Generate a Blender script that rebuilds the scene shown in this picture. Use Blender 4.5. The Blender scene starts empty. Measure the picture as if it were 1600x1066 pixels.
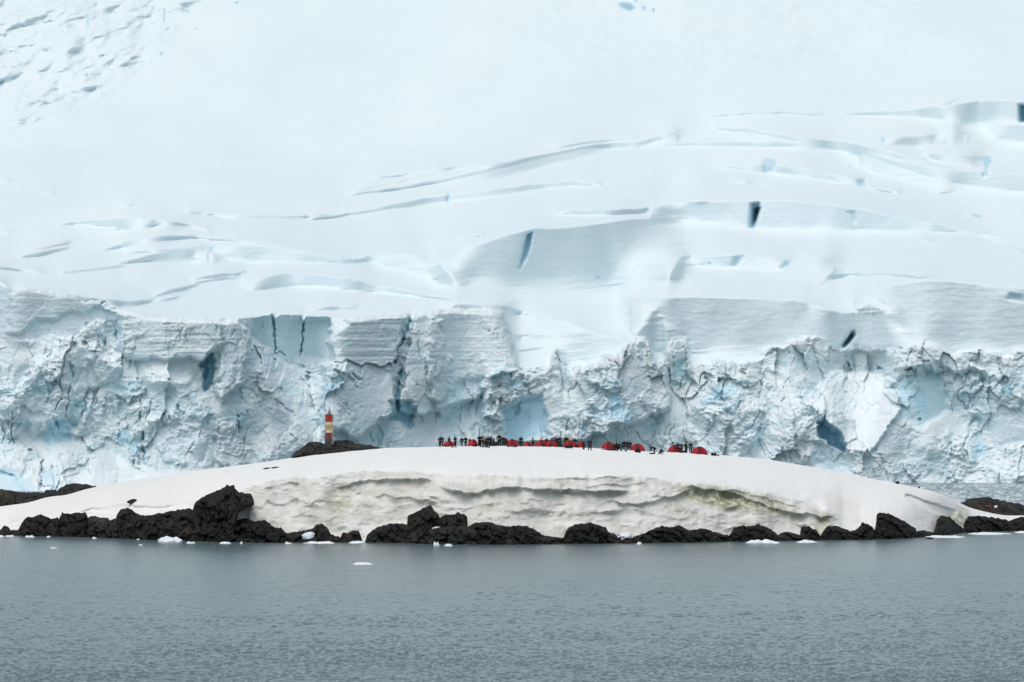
import bpy, bmesh, math, random
import numpy as np
from mathutils import Vector, Matrix

random.seed(7)
rng = np.random.default_rng(11)
scene = bpy.context.scene
COL = scene.collection
F = 5580.0          # focal length in photo pixels (1600 wide)
HOR = 653.0         # horizon row
CAMH = 20.0         # deck height above the water


def wx(px, d): return (np.asarray(px) - 800.0) / F * d
def wz(py, d): return CAMH - (np.asarray(py) - HOR) / F * d


# ------------------------------------------------------------------ noise
_perm = rng.permutation(512)
_perm = np.concatenate([_perm, _perm, _perm])
_g3 = rng.normal(size=(512, 3)); _g3 /= np.linalg.norm(_g3, axis=1)[:, None]


def perlin(x, y, z=0.0):
    x, y, z = np.broadcast_arrays(np.asarray(x, float), np.asarray(y, float), np.asarray(z, float))
    xi = np.floor(x).astype(int); yi = np.floor(y).astype(int); zi = np.floor(z).astype(int)
    xf = x - xi; yf = y - yi; zf = z - zi
    u = xf**3 * (xf * (xf * 6 - 15) + 10); v = yf**3 * (yf * (yf * 6 - 15) + 10); w = zf**3 * (zf * (zf * 6 - 15) + 10)
    out = 0
    for dx in (0, 1):
        for dy in (0, 1):
            for dz in (0, 1):
                h = _perm[_perm[_perm[(xi + dx) & 511] + ((yi + dy) & 511)] + ((zi + dz) & 511)]
                g = _g3[h]
                dot = g[..., 0] * (xf - dx) + g[..., 1] * (yf - dy) + g[..., 2] * (zf - dz)
                out = out + dot * (u if dx else 1 - u) * (v if dy else 1 - v) * (w if dz else 1 - w)
    return out * 1.5


def fbm(x, y, z=0.0, oct=4, gain=0.5, lac=2.03):
    s = 0; a = 1.0
    for i in range(oct):
        s = s + a * perlin(x * lac**i + 17.3 * i, y * lac**i + 5.1 * i, z * lac**i + 3.7 * i); a *= gain
    return s


def ridged(x, y, z=0.0, oct=4, gain=0.5, lac=2.07):
    s = 0; a = 1.0
    for i in range(oct):
        s = s + a * (1 - 2 * np.abs(perlin(x * lac**i + 7.3 * i, y * lac**i + 15.1 * i, z * lac**i + 9.7 * i))); a *= gain
    return s


def cells(x, y, seed=0):
    """random offset of the nearest Worley cell and distance to its border"""
    x, y = np.broadcast_arrays(x, y)
    xi = np.floor(x).astype(int); yi = np.floor(y).astype(int)
    d1 = np.full(x.shape, 9.0); d2 = np.full(x.shape, 9.0); val = np.zeros(x.shape); tx = np.zeros(x.shape); ty = np.zeros(x.shape)
    for dx in (-1, 0, 1):
        for dy in (-1, 0, 1):
            h = _perm[_perm[(xi + dx + seed) & 511] + ((yi + dy) & 511)]
            cx = xi + dx + 0.5 + 0.45 * _g3[h, 0]; cy = yi + dy + 0.5 + 0.45 * _g3[h, 1]
            d = np.hypot(x - cx, y - cy)
            new = d < d1
            d2 = np.where(new, d1, np.minimum(d2, d)); 
            val = np.where(new, _g3[h, 2], val); tx = np.where(new, x - cx, tx); ty = np.where(new, y - cy, ty)
            gx = np.where(new, _g3[(h + 91) & 511, 0], 0) if False else None
            d1 = np.where(new, d, d1)
    return val, d2 - d1, tx, ty


def sstep(a, b, x):
    t = np.clip((x - a) / (b - a), 0, 1); return t * t * (3 - 2 * t)


def pl(pts, x):
    p = np.array(pts, float); return np.interp(x, p[:, 0], p[:, 1])


def poly_mask(PX, PY, pts, soft):
    """soft inside mask of a polygon: 1 inside, 0 outside, over 'soft' pixels"""
    p = np.array(pts, float); out = np.zeros(PX.shape)
    x0, y0 = p.min(0) - soft - 2; x1, y1 = p.max(0) + soft + 2
    sel = (PX > x0) & (PX < x1) & (PY > y0) & (PY < y1)
    X = PX[sel]; Y = PY[sel]
    inside = np.zeros(X.shape, bool); dist = np.full(X.shape, 1e9)
    n = len(p)
    for i in range(n):
        ax, ay = p[i]; bx, by = p[(i + 1) % n]
        cond = ((ay > Y) != (by > Y))
        with np.errstate(divide='ignore', invalid='ignore'):
            xc = (bx - ax) * (Y - ay) / (by - ay) + ax
        inside ^= cond & (X < xc)
        L = max((bx - ax)**2 + (by - ay)**2, 1e-9)
        t = np.clip(((X - ax) * (bx - ax) + (Y - ay) * (by - ay)) / L, 0, 1)
        dist = np.minimum(dist, np.hypot(X - ax - t * (bx - ax), Y - ay - t * (by - ay)))
    sd = np.where(inside, dist, -dist)
    out[sel] = sstep(-soft, soft, sd)
    return out


def line_mask(PX, PY, pts, w0, w1=None):
    """soft stroke; width (half) from w0 to w1"""
    p = np.array(pts, float); w1 = w0 if w1 is None else w1
    out = np.zeros(PX.shape); m = max(w0, w1) * 2 + 2
    x0, y0 = p.min(0) - m; x1, y1 = p.max(0) + m
    sel = (PX > x0) & (PX < x1) & (PY > y0) & (PY < y1)
    X = PX[sel]; Y = PY[sel]; best = np.zeros(X.shape)
    n = len(p) - 1
    for i in range(n):
        ax, ay = p[i]; bx, by = p[i + 1]
        L = max((bx - ax)**2 + (by - ay)**2, 1e-9)
        t = np.clip(((X - ax) * (bx - ax) + (Y - ay) * (by - ay)) / L, 0, 1)
        d = np.hypot(X - ax - t * (bx - ax), Y - ay - t * (by - ay))
        w = w0 + (w1 - w0) * (i + t) / n
        best = np.maximum(best, 1 - sstep(w * 0.45, w * 1.3, d))
    out[sel] = best
    return out


# ------------------------------------------------------------------ object helpers
def tag(o, label=None, cat=None, group=None, kind=None):
    if label: o['label'] = label
    if cat: o['category'] = cat
    if group: o['group'] = group
    if kind: o['kind'] = kind
    return o


def link(name, me, mat=None, parent=None, smooth=False):
    o = bpy.data.objects.new(name, me); COL.objects.link(o)
    if mat is not None and len(me.materials) == 0: me.materials.append(mat)
    if parent is not None: o.parent = parent
    if smooth: me.polygons.foreach_set('use_smooth', [True] * len(me.polygons))
    return o


def bm_obj(name, bm, mat, parent=None, smooth=False):
    me = bpy.data.meshes.new(name); bm.normal_update(); bm.to_mesh(me); bm.free()
    return link(name, me, mat, parent, smooth)


def empty(name, loc, rz=0.0):
    o = bpy.data.objects.new(name, None); COL.objects.link(o)
    o.location = loc; o.rotation_euler = (0, 0, rz); o.empty_display_size = 0.3
    return o


def grid_mesh(name, V, keep=None, attrs=None, smooth=True):
    """V: (rows, cols, 3). keep: (rows-1, cols-1) bool of faces to keep"""
    r, c, _ = V.shape
    idx = np.arange(r * c).reshape(r, c)
    q = np.stack([idx[:-1, :-1], idx[:-1, 1:], idx[1:, 1:], idx[1:, :-1]], -1)
    q = q[keep] if keep is not None else q.reshape(-1, 4)
    used = np.unique(q); remap = np.full(r * c, -1); remap[used] = np.arange(len(used))
    q = remap[q]; v = V.reshape(-1, 3)[used]
    me = bpy.data.meshes.new(name)
    me.vertices.add(len(v)); me.vertices.foreach_set('co', v.astype(np.float32).ravel())
    me.loops.add(q.size); me.loops.foreach_set('vertex_index', q.astype(np.int32).ravel())
    me.polygons.add(len(q)); me.polygons.foreach_set('loop_start', np.arange(0, q.size, 4, dtype=np.int32))
    me.polygons.foreach_set('loop_total', np.full(len(q), 4, np.int32))
    me.update(calc_edges=True)
    me.polygons.foreach_set('use_smooth', np.full(len(q), smooth))
    for k, a in (attrs or {}).items():
        at = me.attributes.new(k, 'FLOAT', 'POINT'); at.data.foreach_set('value', a.reshape(-1)[used].astype(np.float32))
    me.validate()
    return me


# ------------------------------------------------------------------ materials
class NT:
    def __init__(s, name):
        s.m = bpy.data.materials.new(name); s.m.use_nodes = True; s.t = s.m.node_tree
        s.b = s.t.nodes['Principled BSDF']; s.b.inputs['Specular IOR Level'].default_value = 0.25
    def n(s, ty, **kw):
        nd = s.t.nodes.new(ty)
        for k, v in kw.items(): setattr(nd, k, v)
        return nd
    def l(s, a, b): s.t.links.new(a, b)
    def attr(s, name): return s.n('ShaderNodeAttribute', attribute_name=name).outputs['Fac']
    def coord(s, scale=(1, 1, 1)):
        c = s.n('ShaderNodeTexCoord'); m = s.n('ShaderNodeMapping'); m.inputs['Scale'].default_value = scale
        s.l(c.outputs['Object'], m.inputs['Vector']); return m.outputs['Vector']
    def noise(s, scale, detail=6, rough=0.6, vec=None):
        n = s.n('ShaderNodeTexNoise'); n.inputs['Scale'].default_value = scale; n.inputs['Detail'].default_value = detail; n.inputs['Roughness'].default_value = rough
        s.l(vec if vec is not None else s.coord(), n.inputs['Vector']); return n.outputs['Fac']
    def ramp(s, fac, stops):
        r = s.n('ShaderNodeValToRGB'); e = r.color_ramp.elements
        while len(e) < len(stops): e.new(0.5)
        for i, (p, c) in enumerate(stops):
            e[i].position = p; e[i].color = (c, c, c, 1) if not hasattr(c, '__len__') else (*c, 1)
        s.l(fac, r.inputs['Fac']); return r.outputs['Color']
    def mix(s, fac, a, b, blend='MIX'):
        m = s.n('ShaderNodeMix', data_type='RGBA', blend_type=blend)
        for sock, v in ((m.inputs[0], fac), (m.inputs[6], a), (m.inputs[7], b)):
            if isinstance(v, (int, float)): sock.default_value = v
            elif isinstance(v, tuple): sock.default_value = (*v, 1)
            else: s.l(v, sock)
        return m.outputs[2]
    def math(s, op, a, b=0.0):
        m = s.n('ShaderNodeMath', operation=op)
        for sock, v in zip(m.inputs, (a, b)):
            if isinstance(v, (int, float)): sock.default_value = v
            else: s.l(v, sock)
        return m.outputs[0]
    def bump(s, h, strength, dist, normal=None):
        b = s.n('ShaderNodeBump'); b.inputs['Strength'].default_value = strength; b.inputs['Distance'].default_value = dist
        s.l(h, b.inputs['Height'])
        if normal is not None: s.l(normal, b.inputs['Normal'])
        return b.outputs['Normal']
    def set(s, **kw):
        for k, v in kw.items():
            sock = s.b.inputs[k.replace('_', ' ')]
            if isinstance(v, (int, float)): sock.default_value = v
            elif isinstance(v, tuple): sock.default_value = (*v, 1) if len(v) == 3 else v
            else: s.l(v, sock)
        return s.m


def plain(name, col, rough=0.75, var=0.25, scale=3.0):
    t = NT(name)
    dark = tuple(c * (1 - var) for c in col); light = tuple(min(c * (1 + var), 1) for c in col)
    return t.set(Base_Color=t.ramp(t.noise(scale, 4), [(0.3, dark), (0.7, light)]), Roughness=rough)


def glacier_material():
    t = NT('glacier_ice')
    geo = t.n('ShaderNodeNewGeometry'); sep = t.n('ShaderNodeSeparateXYZ'); t.l(geo.outputs['True Normal'], sep.inputs[0])
    nz = sep.outputs['Z']
    grain = t.noise(0.35, 8, 0.65)
    up = t.math('ADD', nz, t.math('MULTIPLY', t.math('SUBTRACT', grain, 0.5), 0.7))
    snowy = t.ramp(up, [(0.10, 0.0), (0.55, 1.0)])
    ice = t.ramp(t.noise(0.06, 6, 0.6), [(0.32, (0.53, 0.75, 0.81)), (0.5, (0.66, 0.81, 0.85)), (0.68, (0.75, 0.84, 0.86))])
    snow = (0.79, 0.87, 0.89)
    c = t.mix(snowy, ice, snow)
    c = t.mix(t.attr('dirt'), c, t.mix(grain, (0.48, 0.545, 0.56), (0.66, 0.72, 0.735)))
    bl = t.attr('blue')
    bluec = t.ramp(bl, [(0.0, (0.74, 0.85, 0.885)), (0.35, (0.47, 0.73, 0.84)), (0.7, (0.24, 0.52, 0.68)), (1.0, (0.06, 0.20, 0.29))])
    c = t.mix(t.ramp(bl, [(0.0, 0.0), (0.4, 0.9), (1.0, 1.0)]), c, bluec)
    n = t.bump(t.noise(0.9, 8, 0.7), 0.5, t_dist, None) if False else t.bump(t.noise(0.9, 8, 0.7), 0.55, 0.5)
    return t.set(Base_Color=c, Roughness=0.7, Normal=n)


def slope_material():
    t = NT('glacier_snow')
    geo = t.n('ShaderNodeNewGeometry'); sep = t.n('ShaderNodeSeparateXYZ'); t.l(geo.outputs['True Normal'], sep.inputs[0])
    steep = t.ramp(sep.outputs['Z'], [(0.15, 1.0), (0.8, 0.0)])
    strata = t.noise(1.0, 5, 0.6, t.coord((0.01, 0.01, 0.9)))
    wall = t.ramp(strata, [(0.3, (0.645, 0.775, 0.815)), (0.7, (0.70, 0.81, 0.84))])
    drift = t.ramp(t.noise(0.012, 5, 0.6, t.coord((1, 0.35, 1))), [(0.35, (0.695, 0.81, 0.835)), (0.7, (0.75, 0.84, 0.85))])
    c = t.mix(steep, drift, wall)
    bl = t.attr('blue')
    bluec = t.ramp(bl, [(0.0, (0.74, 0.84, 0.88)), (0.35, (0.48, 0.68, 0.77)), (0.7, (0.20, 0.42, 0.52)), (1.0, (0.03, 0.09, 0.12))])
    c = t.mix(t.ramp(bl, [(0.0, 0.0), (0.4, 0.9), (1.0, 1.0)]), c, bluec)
    n = t.bump(t.noise(0.25, 6, 0.6), 0.25, 0.6)
    return t.set(Base_Color=c, Roughness=0.8, Normal=n)


def island_material():
    t = NT('island_snow')
    dirt = t.attr('dirt'); green = t.attr('algae'); tan = t.attr('tan')
    snow = t.ramp(t.noise(0.15, 5, 0.6), [(0.3, (0.775, 0.79, 0.765)), (0.7, (0.815, 0.822, 0.795))])
    v = t.coord((0.5, 0.5, 1.0))
    dn = t.noise(0.55, 9, 0.7, v)
    old = t.ramp(dn, [(0.28, (0.31, 0.305, 0.265)), (0.42, (0.52, 0.515, 0.46)), (0.56, (0.66, 0.655, 0.605)), (0.75, (0.75, 0.745, 0.71))])
    c = t.mix(dirt, snow, old)
    speck = t.ramp(t.noise(5.0, 4, 0.7), [(0.60, 0.0), (0.72, 1.0)])
    c = t.mix(t.math('MULTIPLY', speck, t.math('MULTIPLY', dirt, 0.45)), c, (0.22, 0.20, 0.16))
    gn = t.ramp(t.noise(1.2, 7, 0.7), [(0.38, 0.0), (0.6, 1.0)])
    c = t.mix(t.math('MULTIPLY', green, gn), c, (0.22, 0.23, 0.06))
    c = t.mix(t.math('MULTIPLY', tan, 0.6), c, (0.62, 0.55, 0.42))
    n = t.bump(t.noise(1.6, 8, 0.68), t.math('MULTIPLY', dirt, 0.7) if False else 0.3, 0.14)
    return t.set(Base_Color=c, Roughness=0.75, Normal=n)


def rock_material(name='dark_rock', lift=1.0):
    t = NT(name)
    n1 = t.noise(0.5, 8, 0.7); n2 = t.noise(2.5, 6, 0.7)
    c = t.ramp(n1, [(0.3, (0.010 * lift, 0.011 * lift, 0.011 * lift)), (0.55, (0.026 * lift, 0.026 * lift, 0.024 * lift)), (0.75, (0.055 * lift, 0.052 * lift, 0.045 * lift))])
    c = t.mix(t.ramp(n2, [(0.6, 0.0), (0.78, 0.7)]), c, (0.10 * lift, 0.10 * lift, 0.09 * lift))
    c = t.mix(t.ramp(t.noise(0.25, 4), [(0.5, 0.0), (0.66, 0.8)]), c, (0.055 * lift, 0.050 * lift, 0.036 * lift))
    n = t.bump(n2, 0.8, 0.18)
    return t.set(Base_Color=c, Roughness=0.75, Normal=n)


def water_material():
    t = NT('sea_water')
    n1 = t.noise(1.2, 4, 0.6, t.coord((0.9, 1.0, 1)))
    t.b.inputs['IOR'].default_value = 1.33; t.b.inputs['Specular IOR Level'].default_value = 0.5
    return t.set(Base_Color=(0.108, 0.152, 0.157), Roughness=0.2, Normal=t.bump(n1, 0.9, 0.16))


M_ICE = glacier_material(); M_SLOPE = slope_material(); M_ISLE = island_material()
M_ROCK = rock_material('dark_rock', 0.5); M_ROCK2 = rock_material('grey_rock', 0.95); M_WATER = water_material()
M_FLOE = plain('floe_ice', (0.78, 0.82, 0.84), 0.6, 0.06, 2.0)

# ------------------------------------------------------------------ glacier: ice cliff and snow slopes
FACE = [(-400, 430), (0, 438), (20, 452), (35, 450), (75, 455), (110, 461), (165, 470), (190, 486), (250, 496), (290, 499), (345, 499), (400, 497), (415, 494),
        (425, 491), (431, 499), (437, 493), (470, 493), (474, 503), (479, 495), (518, 496), (530, 499), (552, 497), (600, 492), (637, 490), (645, 500), (653, 488), (700, 484), (740, 485),
        (786, 488), (800, 525), (811, 573), (820, 579), (850, 577), (860, 568), (866, 547), (871, 546), (880, 574), (890, 578), (930, 561), (955, 553), (970, 545), (984, 529), (1000, 526), (1012, 531),
        (1022, 556), (1036, 561), (1040, 545), (1048, 529), (1072, 528), (1076, 556), (1082, 566), (1110, 563), (1150, 562), (1185, 562), (1198, 547), (1212, 541),
        (1245, 534), (1262, 528), (1280, 529), (1300, 543), (1340, 545), (1390, 545), (1400, 536), (1415, 543), (1430, 538), (1452, 531), (1468, 541), (1490, 552), (1520, 548),
        (1545, 547), (1575, 552), (1600, 552), (2000, 545)]
YTOP, YBOT = -60.0, 786.0
gx = np.arange(-190, 1791, 1.3)
gy = np.concatenate([np.arange(YBOT, 425, -1.1), np.arange(425, YTOP, -1.15)])
PX, PY = np.meshgrid(gx, gy)
jag = 5.5 * ridged(gx / 24.0, 3.3, 0, 4, 0.55) * sstep(800, 840, gx)
tv, te, ttx, tty = cells((gx + 5 * fbm(gx / 13.0, 4.4, 0, 2)) / 23.0, 0 * gx + 0.5, 41)
jag = jag + (9.0 * tv + 9.0 * np.abs(ttx) - 3.0) * sstep(835, 880, gx)
Fy = pl(FACE, gx) + jag * 0.6 - 1.0 + 1.2 * fbm(gx / 9.0, 8.1, 0, 2)
FY = np.broadcast_to(Fy, PX.shape)
below = sstep(-1.5, 1.5, PY - FY)                       # 1 on the cliff, 0 on the slopes
U = PX * 0.2; W = PY * 0.2                                # metres across the face

# lean of the cliff: metres of depth per pixel of height
lean = 0.085 + 0.17 * fbm(PX / 70, PY / 48, 1.5, 3)
rough = np.ones(PX.shape); off = np.zeros(PX.shape); blue = np.zeros(PX.shape); dirt = np.zeros(PX.shape); strat = np.zeros(PX.shape)


RWX = 7.0 * fbm(PX / 24, PY / 24, 4.2, 4); RWY = 7.0 * fbm(PX / 24, PY / 24, 9.2, 4)
def region(pts, soft=6, g=None, ro=None, of=0.0, bl=0.0, di=0.0, st=0.0):
    global lean, rough, off, blue, dirt, strat
    m = poly_mask(PX + RWX, PY + RWY, pts, soft * 0.7)
    if g is not None: lean = lean * (1 - m) + g * m
    if ro is not None: rough = rough * (1 - m) + ro * m
    off = off + 1.5 * of * m; blue = np.maximum(blue, bl * m); dirt = np.maximum(dirt, di * m); strat = np.maximum(strat, st * m)


# smooth upper wall at the left, then the banded blocks
region([(-190, 430), (0, 437), (35, 446), (110, 457), (192, 482), (195, 505), (150, 500), (120, 522), (60, 530), (-190, 528)], 5, 0.05, 0.12, 0, 0.10, 0.03, 0.4)
region([(22, 452), (75, 455), (110, 462), (190, 487), (150, 482), (60, 500), (30, 520), (10, 520)], 5, 0.02, 0.12, -1.0, 0.02, 0.25, 0.4)
region([(190, 484), (345, 497), (350, 540), (320, 562), (200, 562), (183, 540)], 5, 0.03, 0.4, -3, 0, 0.30, 1.0)
region([(338, 505), (372, 500), (388, 530), (380, 600), (350, 628), (335, 610), (345, 560)], 4, 0.05, 0.55, -5, 0, 0.2, 0.2)
region([(392, 496), (430, 490), (520, 494), (516, 560), (490, 582), (440, 566), (395, 525)], 4, 0.03, 0.16, 5, 0.16, 0, 0.2)
region([(395, 525), (440, 565), (508, 582), (495, 640), (505, 690), (450, 650), (420, 590), (395, 560)], 6, 0.30, 0.75, 1, 0, 0)
region([(314, 560), (335, 555), (334, 600), (319, 612)], 4, 0.0, 0.3, 4.5, 0.52, 0)
region([(514, 530), (550, 499), (600, 491), (638, 489), (630, 520), (614, 572), (522, 566)], 3.5, 0.02, 0.25, -6, 0, 0.32, 1.0)
region([(508, 566), (615, 572), (618, 640), (560, 690), (505, 660)], 6, 0.08, 0.9, -5, 0, 0.05)
region([(648, 489), (700, 483), (786, 487), (812, 578), (760, 590), (745, 622), (690, 642), (640, 650), (625, 640), (634, 560)], 4, 0.055, 0.32, -4, 0, 0.16, 0.5)
region([(668, 500), (690, 500), (712, 640), (690, 650), (668, 590)], 5, 0.03, 0.5, -3, 0, 0.08)
region([(700, 600), (760, 590), (752, 685), (690, 665)], 7, 0.12, 0.4, 1.5, 0.22, 0)
region([(752, 602), (770, 580), (850, 576), (868, 545), (884, 580), (930, 560), (985, 526), (1015, 530), (1040, 560), (1050, 640), (900, 690), (760, 690)], 4, 0.05, 1.25, -6, 0, 0.18)
region([(780, 640), (846, 615), (856, 680), (795, 692)], 9, 0.03, 0.5, 2, 0.38, 0)
region([(808, 600), (830, 590), (820, 640), (800, 650)], 6, None, None, 0, 0.2, 0)
region([(1262, 632), (1300, 578), (1395, 588), (1402, 650), (1372, 690), (1350, 716), (1320, 702), (1290, 665)], 5, 0.28, 0.7, -3, 0, 0)
region([(1275, 668), (1287, 648), (1312, 680), (1324, 706), (1300, 700)], 4, 0.0, 0.4, 4, 0.58, 0)
region([(1275, 690), (1320, 705), (1340, 740), (1270, 730)], 8, 0.05, 0.7, 1, 0.25, 0)
region([(1405, 590), (1465, 572), (1488, 640), (1440, 668), (1400, 650)], 10, 0.06, 0.4, 1.5, 0.30, 0)
region([(1425, 610), (1450, 600), (1452, 640), (1430, 650)], 8, None, 0.3, 0, 0.40, 0)
region([(1500, 600), (1620, 560), (1620, 680), (1560, 700)], 12, 0.04, 0.8, 0, 0.16, 0.1)
region([(0, 640), (60, 560), (140, 540), (190, 580), (140, 612), (60, 680)], 8, 0.02, 1.0, -2, 0.08, 0.12)
region([(-50, 690), (140, 680), (220, 735), (100, 752), (-50, 742)], 9, 0.26, 0.7, 0, 0, 0)
region([(-20, 720), (30, 730), (60, 770), (-20, 770)], 5, 0.0, 0.3, -1, 0.25, 0.3)
region([(70, 660), (110, 650), (115, 690), (75, 700)], 8, 0.02, 0.7, 1.5, 0.36, 0)
region([(220, 600), (300, 600), (310, 645), (230, 650)], 10, 0.03, 1.0, 1, 0.22, 0)
region([(230, 660), (330, 655), (340, 720), (240, 730)], 10, 0.08, 0.5, 0, 0.12, 0)
region([(400, 560), (520, 560), (480, 600)], 8, 0.3, 0.7, 0, 0, 0)
region([(610, 630), (650, 630), (645, 665), (612, 660)], 6, 0.0, 0.5, 3, 0.45, 0)
region([(525, 660), (600, 650), (640, 690), (520, 695)], 9, 0.05, 0.8, 0, 0.2, 0)
region([(1440, 540), (1452, 530), (1490, 552), (1540, 580), (1480, 580), (1400, 575)], 5, 0.09, 0.5, -3, 0, 0.12, 0.4)
region([(1040, 545), (1050, 527), (1075, 527), (1078, 560), (1050, 570)], 3, 0.06, 0.15, -3, 0, 0.0)
region([(1085, 566), (1180, 562), (1240, 600), (1180, 650), (1090, 620)], 9, 0.16, 1.0, 0, 0, 0.06)
region([(1100, 640), (1200, 640), (1180, 720), (1090, 700)], 9, 0.02, 1.1, 0, 0.12, 0.1)

tband = (1 - sstep(6, 42, PY - FY)) * sstep(480, 800, PX) * np.clip(0.6 + 0.9 * fbm(PX / 45, PY / 40, 55.0, 3), 0, 1)
lean = lean * (1 - 0.85 * tband) + 0.01 * tband
dirt = np.maximum(dirt, 0.62 * tband)
TV, TE, TX, TY = cells((PX + 5 * fbm(PX / 13.0, 4.4 + 0 * PY, 0, 2) + 6 * fbm(PX / 30, PY / 30, 57.0, 2)) / 23.0, PY / 60.0, 41)
off = off + sstep(835, 880, PX) * (1 - sstep(25, 75, PY - FY)) * (-2.4 * TV + 2.2 * TX * np.sign(TV) + 0.6 * (1 - sstep(0, 0.12, TE)))
# chaotic ice: broken blocks, ridges and folds
wu = U + 2.2 * fbm(U / 9, W / 9, 2.0, 3); ww = W + 2.2 * fbm(U / 9, W / 9, 7.0, 3)
c1, e1, tx1, ty1 = cells(wu / 9.5, ww / 12.0, 3)
c2, e2, tx2, ty2 = cells(wu / 4.0 + 30, ww / 4.6, 9)
c3, e3, tx3, ty3 = cells(wu / 1.9 + 60, ww / 2.0, 21)
big = fbm(U / 14, W / 16, 21.0, 3)
chaos = (1.5 * c1 + 1.3 * c1 * ty1 + 0.55 * c2 + 0.65 * c2 * ty2 - 0.5 * tx2 * c1 + 0.14 * c3 + 0.22 * c3 * tx3
         - 0.7 * ridged(wu / 9.0, ww / 9.0, 0.5, 2, 0.45) + 1.7 * fbm(wu / 6.0, ww / 4.5, 4.0, 3, 0.5) + 1.6 * big
         - 0.34 * ridged(wu / 2.6, ww / 2.0, 3.5, 3, 0.5) * (0.4 + sstep(-0.3, 0.4, big))
         + 0.34 * fbm(U / 1.5, W / 1.1, 14.0, 4, 0.6) * (0.5 + sstep(-0.4, 0.3, fbm(U / 11, W / 9, 31.0, 2))))
bands = 0.30 * np.sin((PY + 0.06 * PX + 6 * fbm(PX / 90, PY / 50, 3.0, 2)) / 2.6) * (0.5 + fbm(PX / 60, PY / 8, 6.0, 2)) + 0.35 * fbm(PX / 120, PY / 5, 3.0, 3)
rough = rough * np.clip(0.75 + 0.9 * fbm(PX / 90, PY / 70, 41.0, 2), 0.25, 1.5)
b0, be, bx, by = cells((PX + 14 * fbm(PX / 45, PY / 45, 81.0, 3)) / 46.0, (PY + 20 * fbm(PX / 45, PY / 45, 85.0, 3)) / 78.0, 17)
rough = rough * np.where(b0 > 0.25, 0.45, 1.05)
relief = chaos * rough * 0.80 + off * 1.0 + bands * strat * 0.55
relief = relief * (0.5 + 0.5 * sstep(0, 8, PY - FY))
lean = lean + 0.55 * (1 - sstep(150, 420, PX)) * sstep(728, 760, PY)
relief = relief + (2.6 * b0 + 2.4 * bx * np.sign(b0) + 1.0 * by * b0) * np.clip(rough * 1.2 - 0.1, 0.05, 1) * sstep(0, 30, PY - FY)
ribs = ridged((PX + 12 * fbm(PX / 60, PY / 60, 3.0, 2)) / 52.0, PY / 230.0, 6.0, 3, 0.5)
sh = np.clip(rough, 0.08, 1)
relief = relief - 1.3 * ribs * sh * sstep(-5, 45, PY - FY)
grit = fbm(U / 0.9, W / 0.75, 44.0, 4, 0.62)
relief = relief + 0.20 * grit * (0.25 + 1.2 * sh) + 0.22 * np.minimum(0, fbm(U / 3.0, W / 1.6, 52.0, 4, 0.6)) * 2.0 * (0.1 + 1.3 * sh)
vfr = 1 - np.abs(perlin((PX + 7 * fbm(PX / 22, PY / 30, 91.0, 3) + 0.12 * PY) / 21.0, PY / 120.0, 93.0))
relief = relief + 2.2 * sstep(0.90, 1.0, vfr) * sstep(0.0, 0.35, fbm(PX / 70, PY / 60, 95.0, 2)) * np.clip(sh * 1.3, 0.1, 1) * sstep(4, 30, PY - FY)
sp = cells((PX + 5 * fbm(PX / 14, PY / 14, 96.0, 2)) / 15.0, (PY + 8 * fbm(PX / 14, PY / 14, 98.0, 2)) / 21.0, 29)
relief = relief + (1.0 * sp[0] + 1.1 * sp[2] * np.sign(sp[0])) * sstep(0.0, 0.4, fbm(PX / 80, PY / 60, 99.0, 2)) * sh
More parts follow.
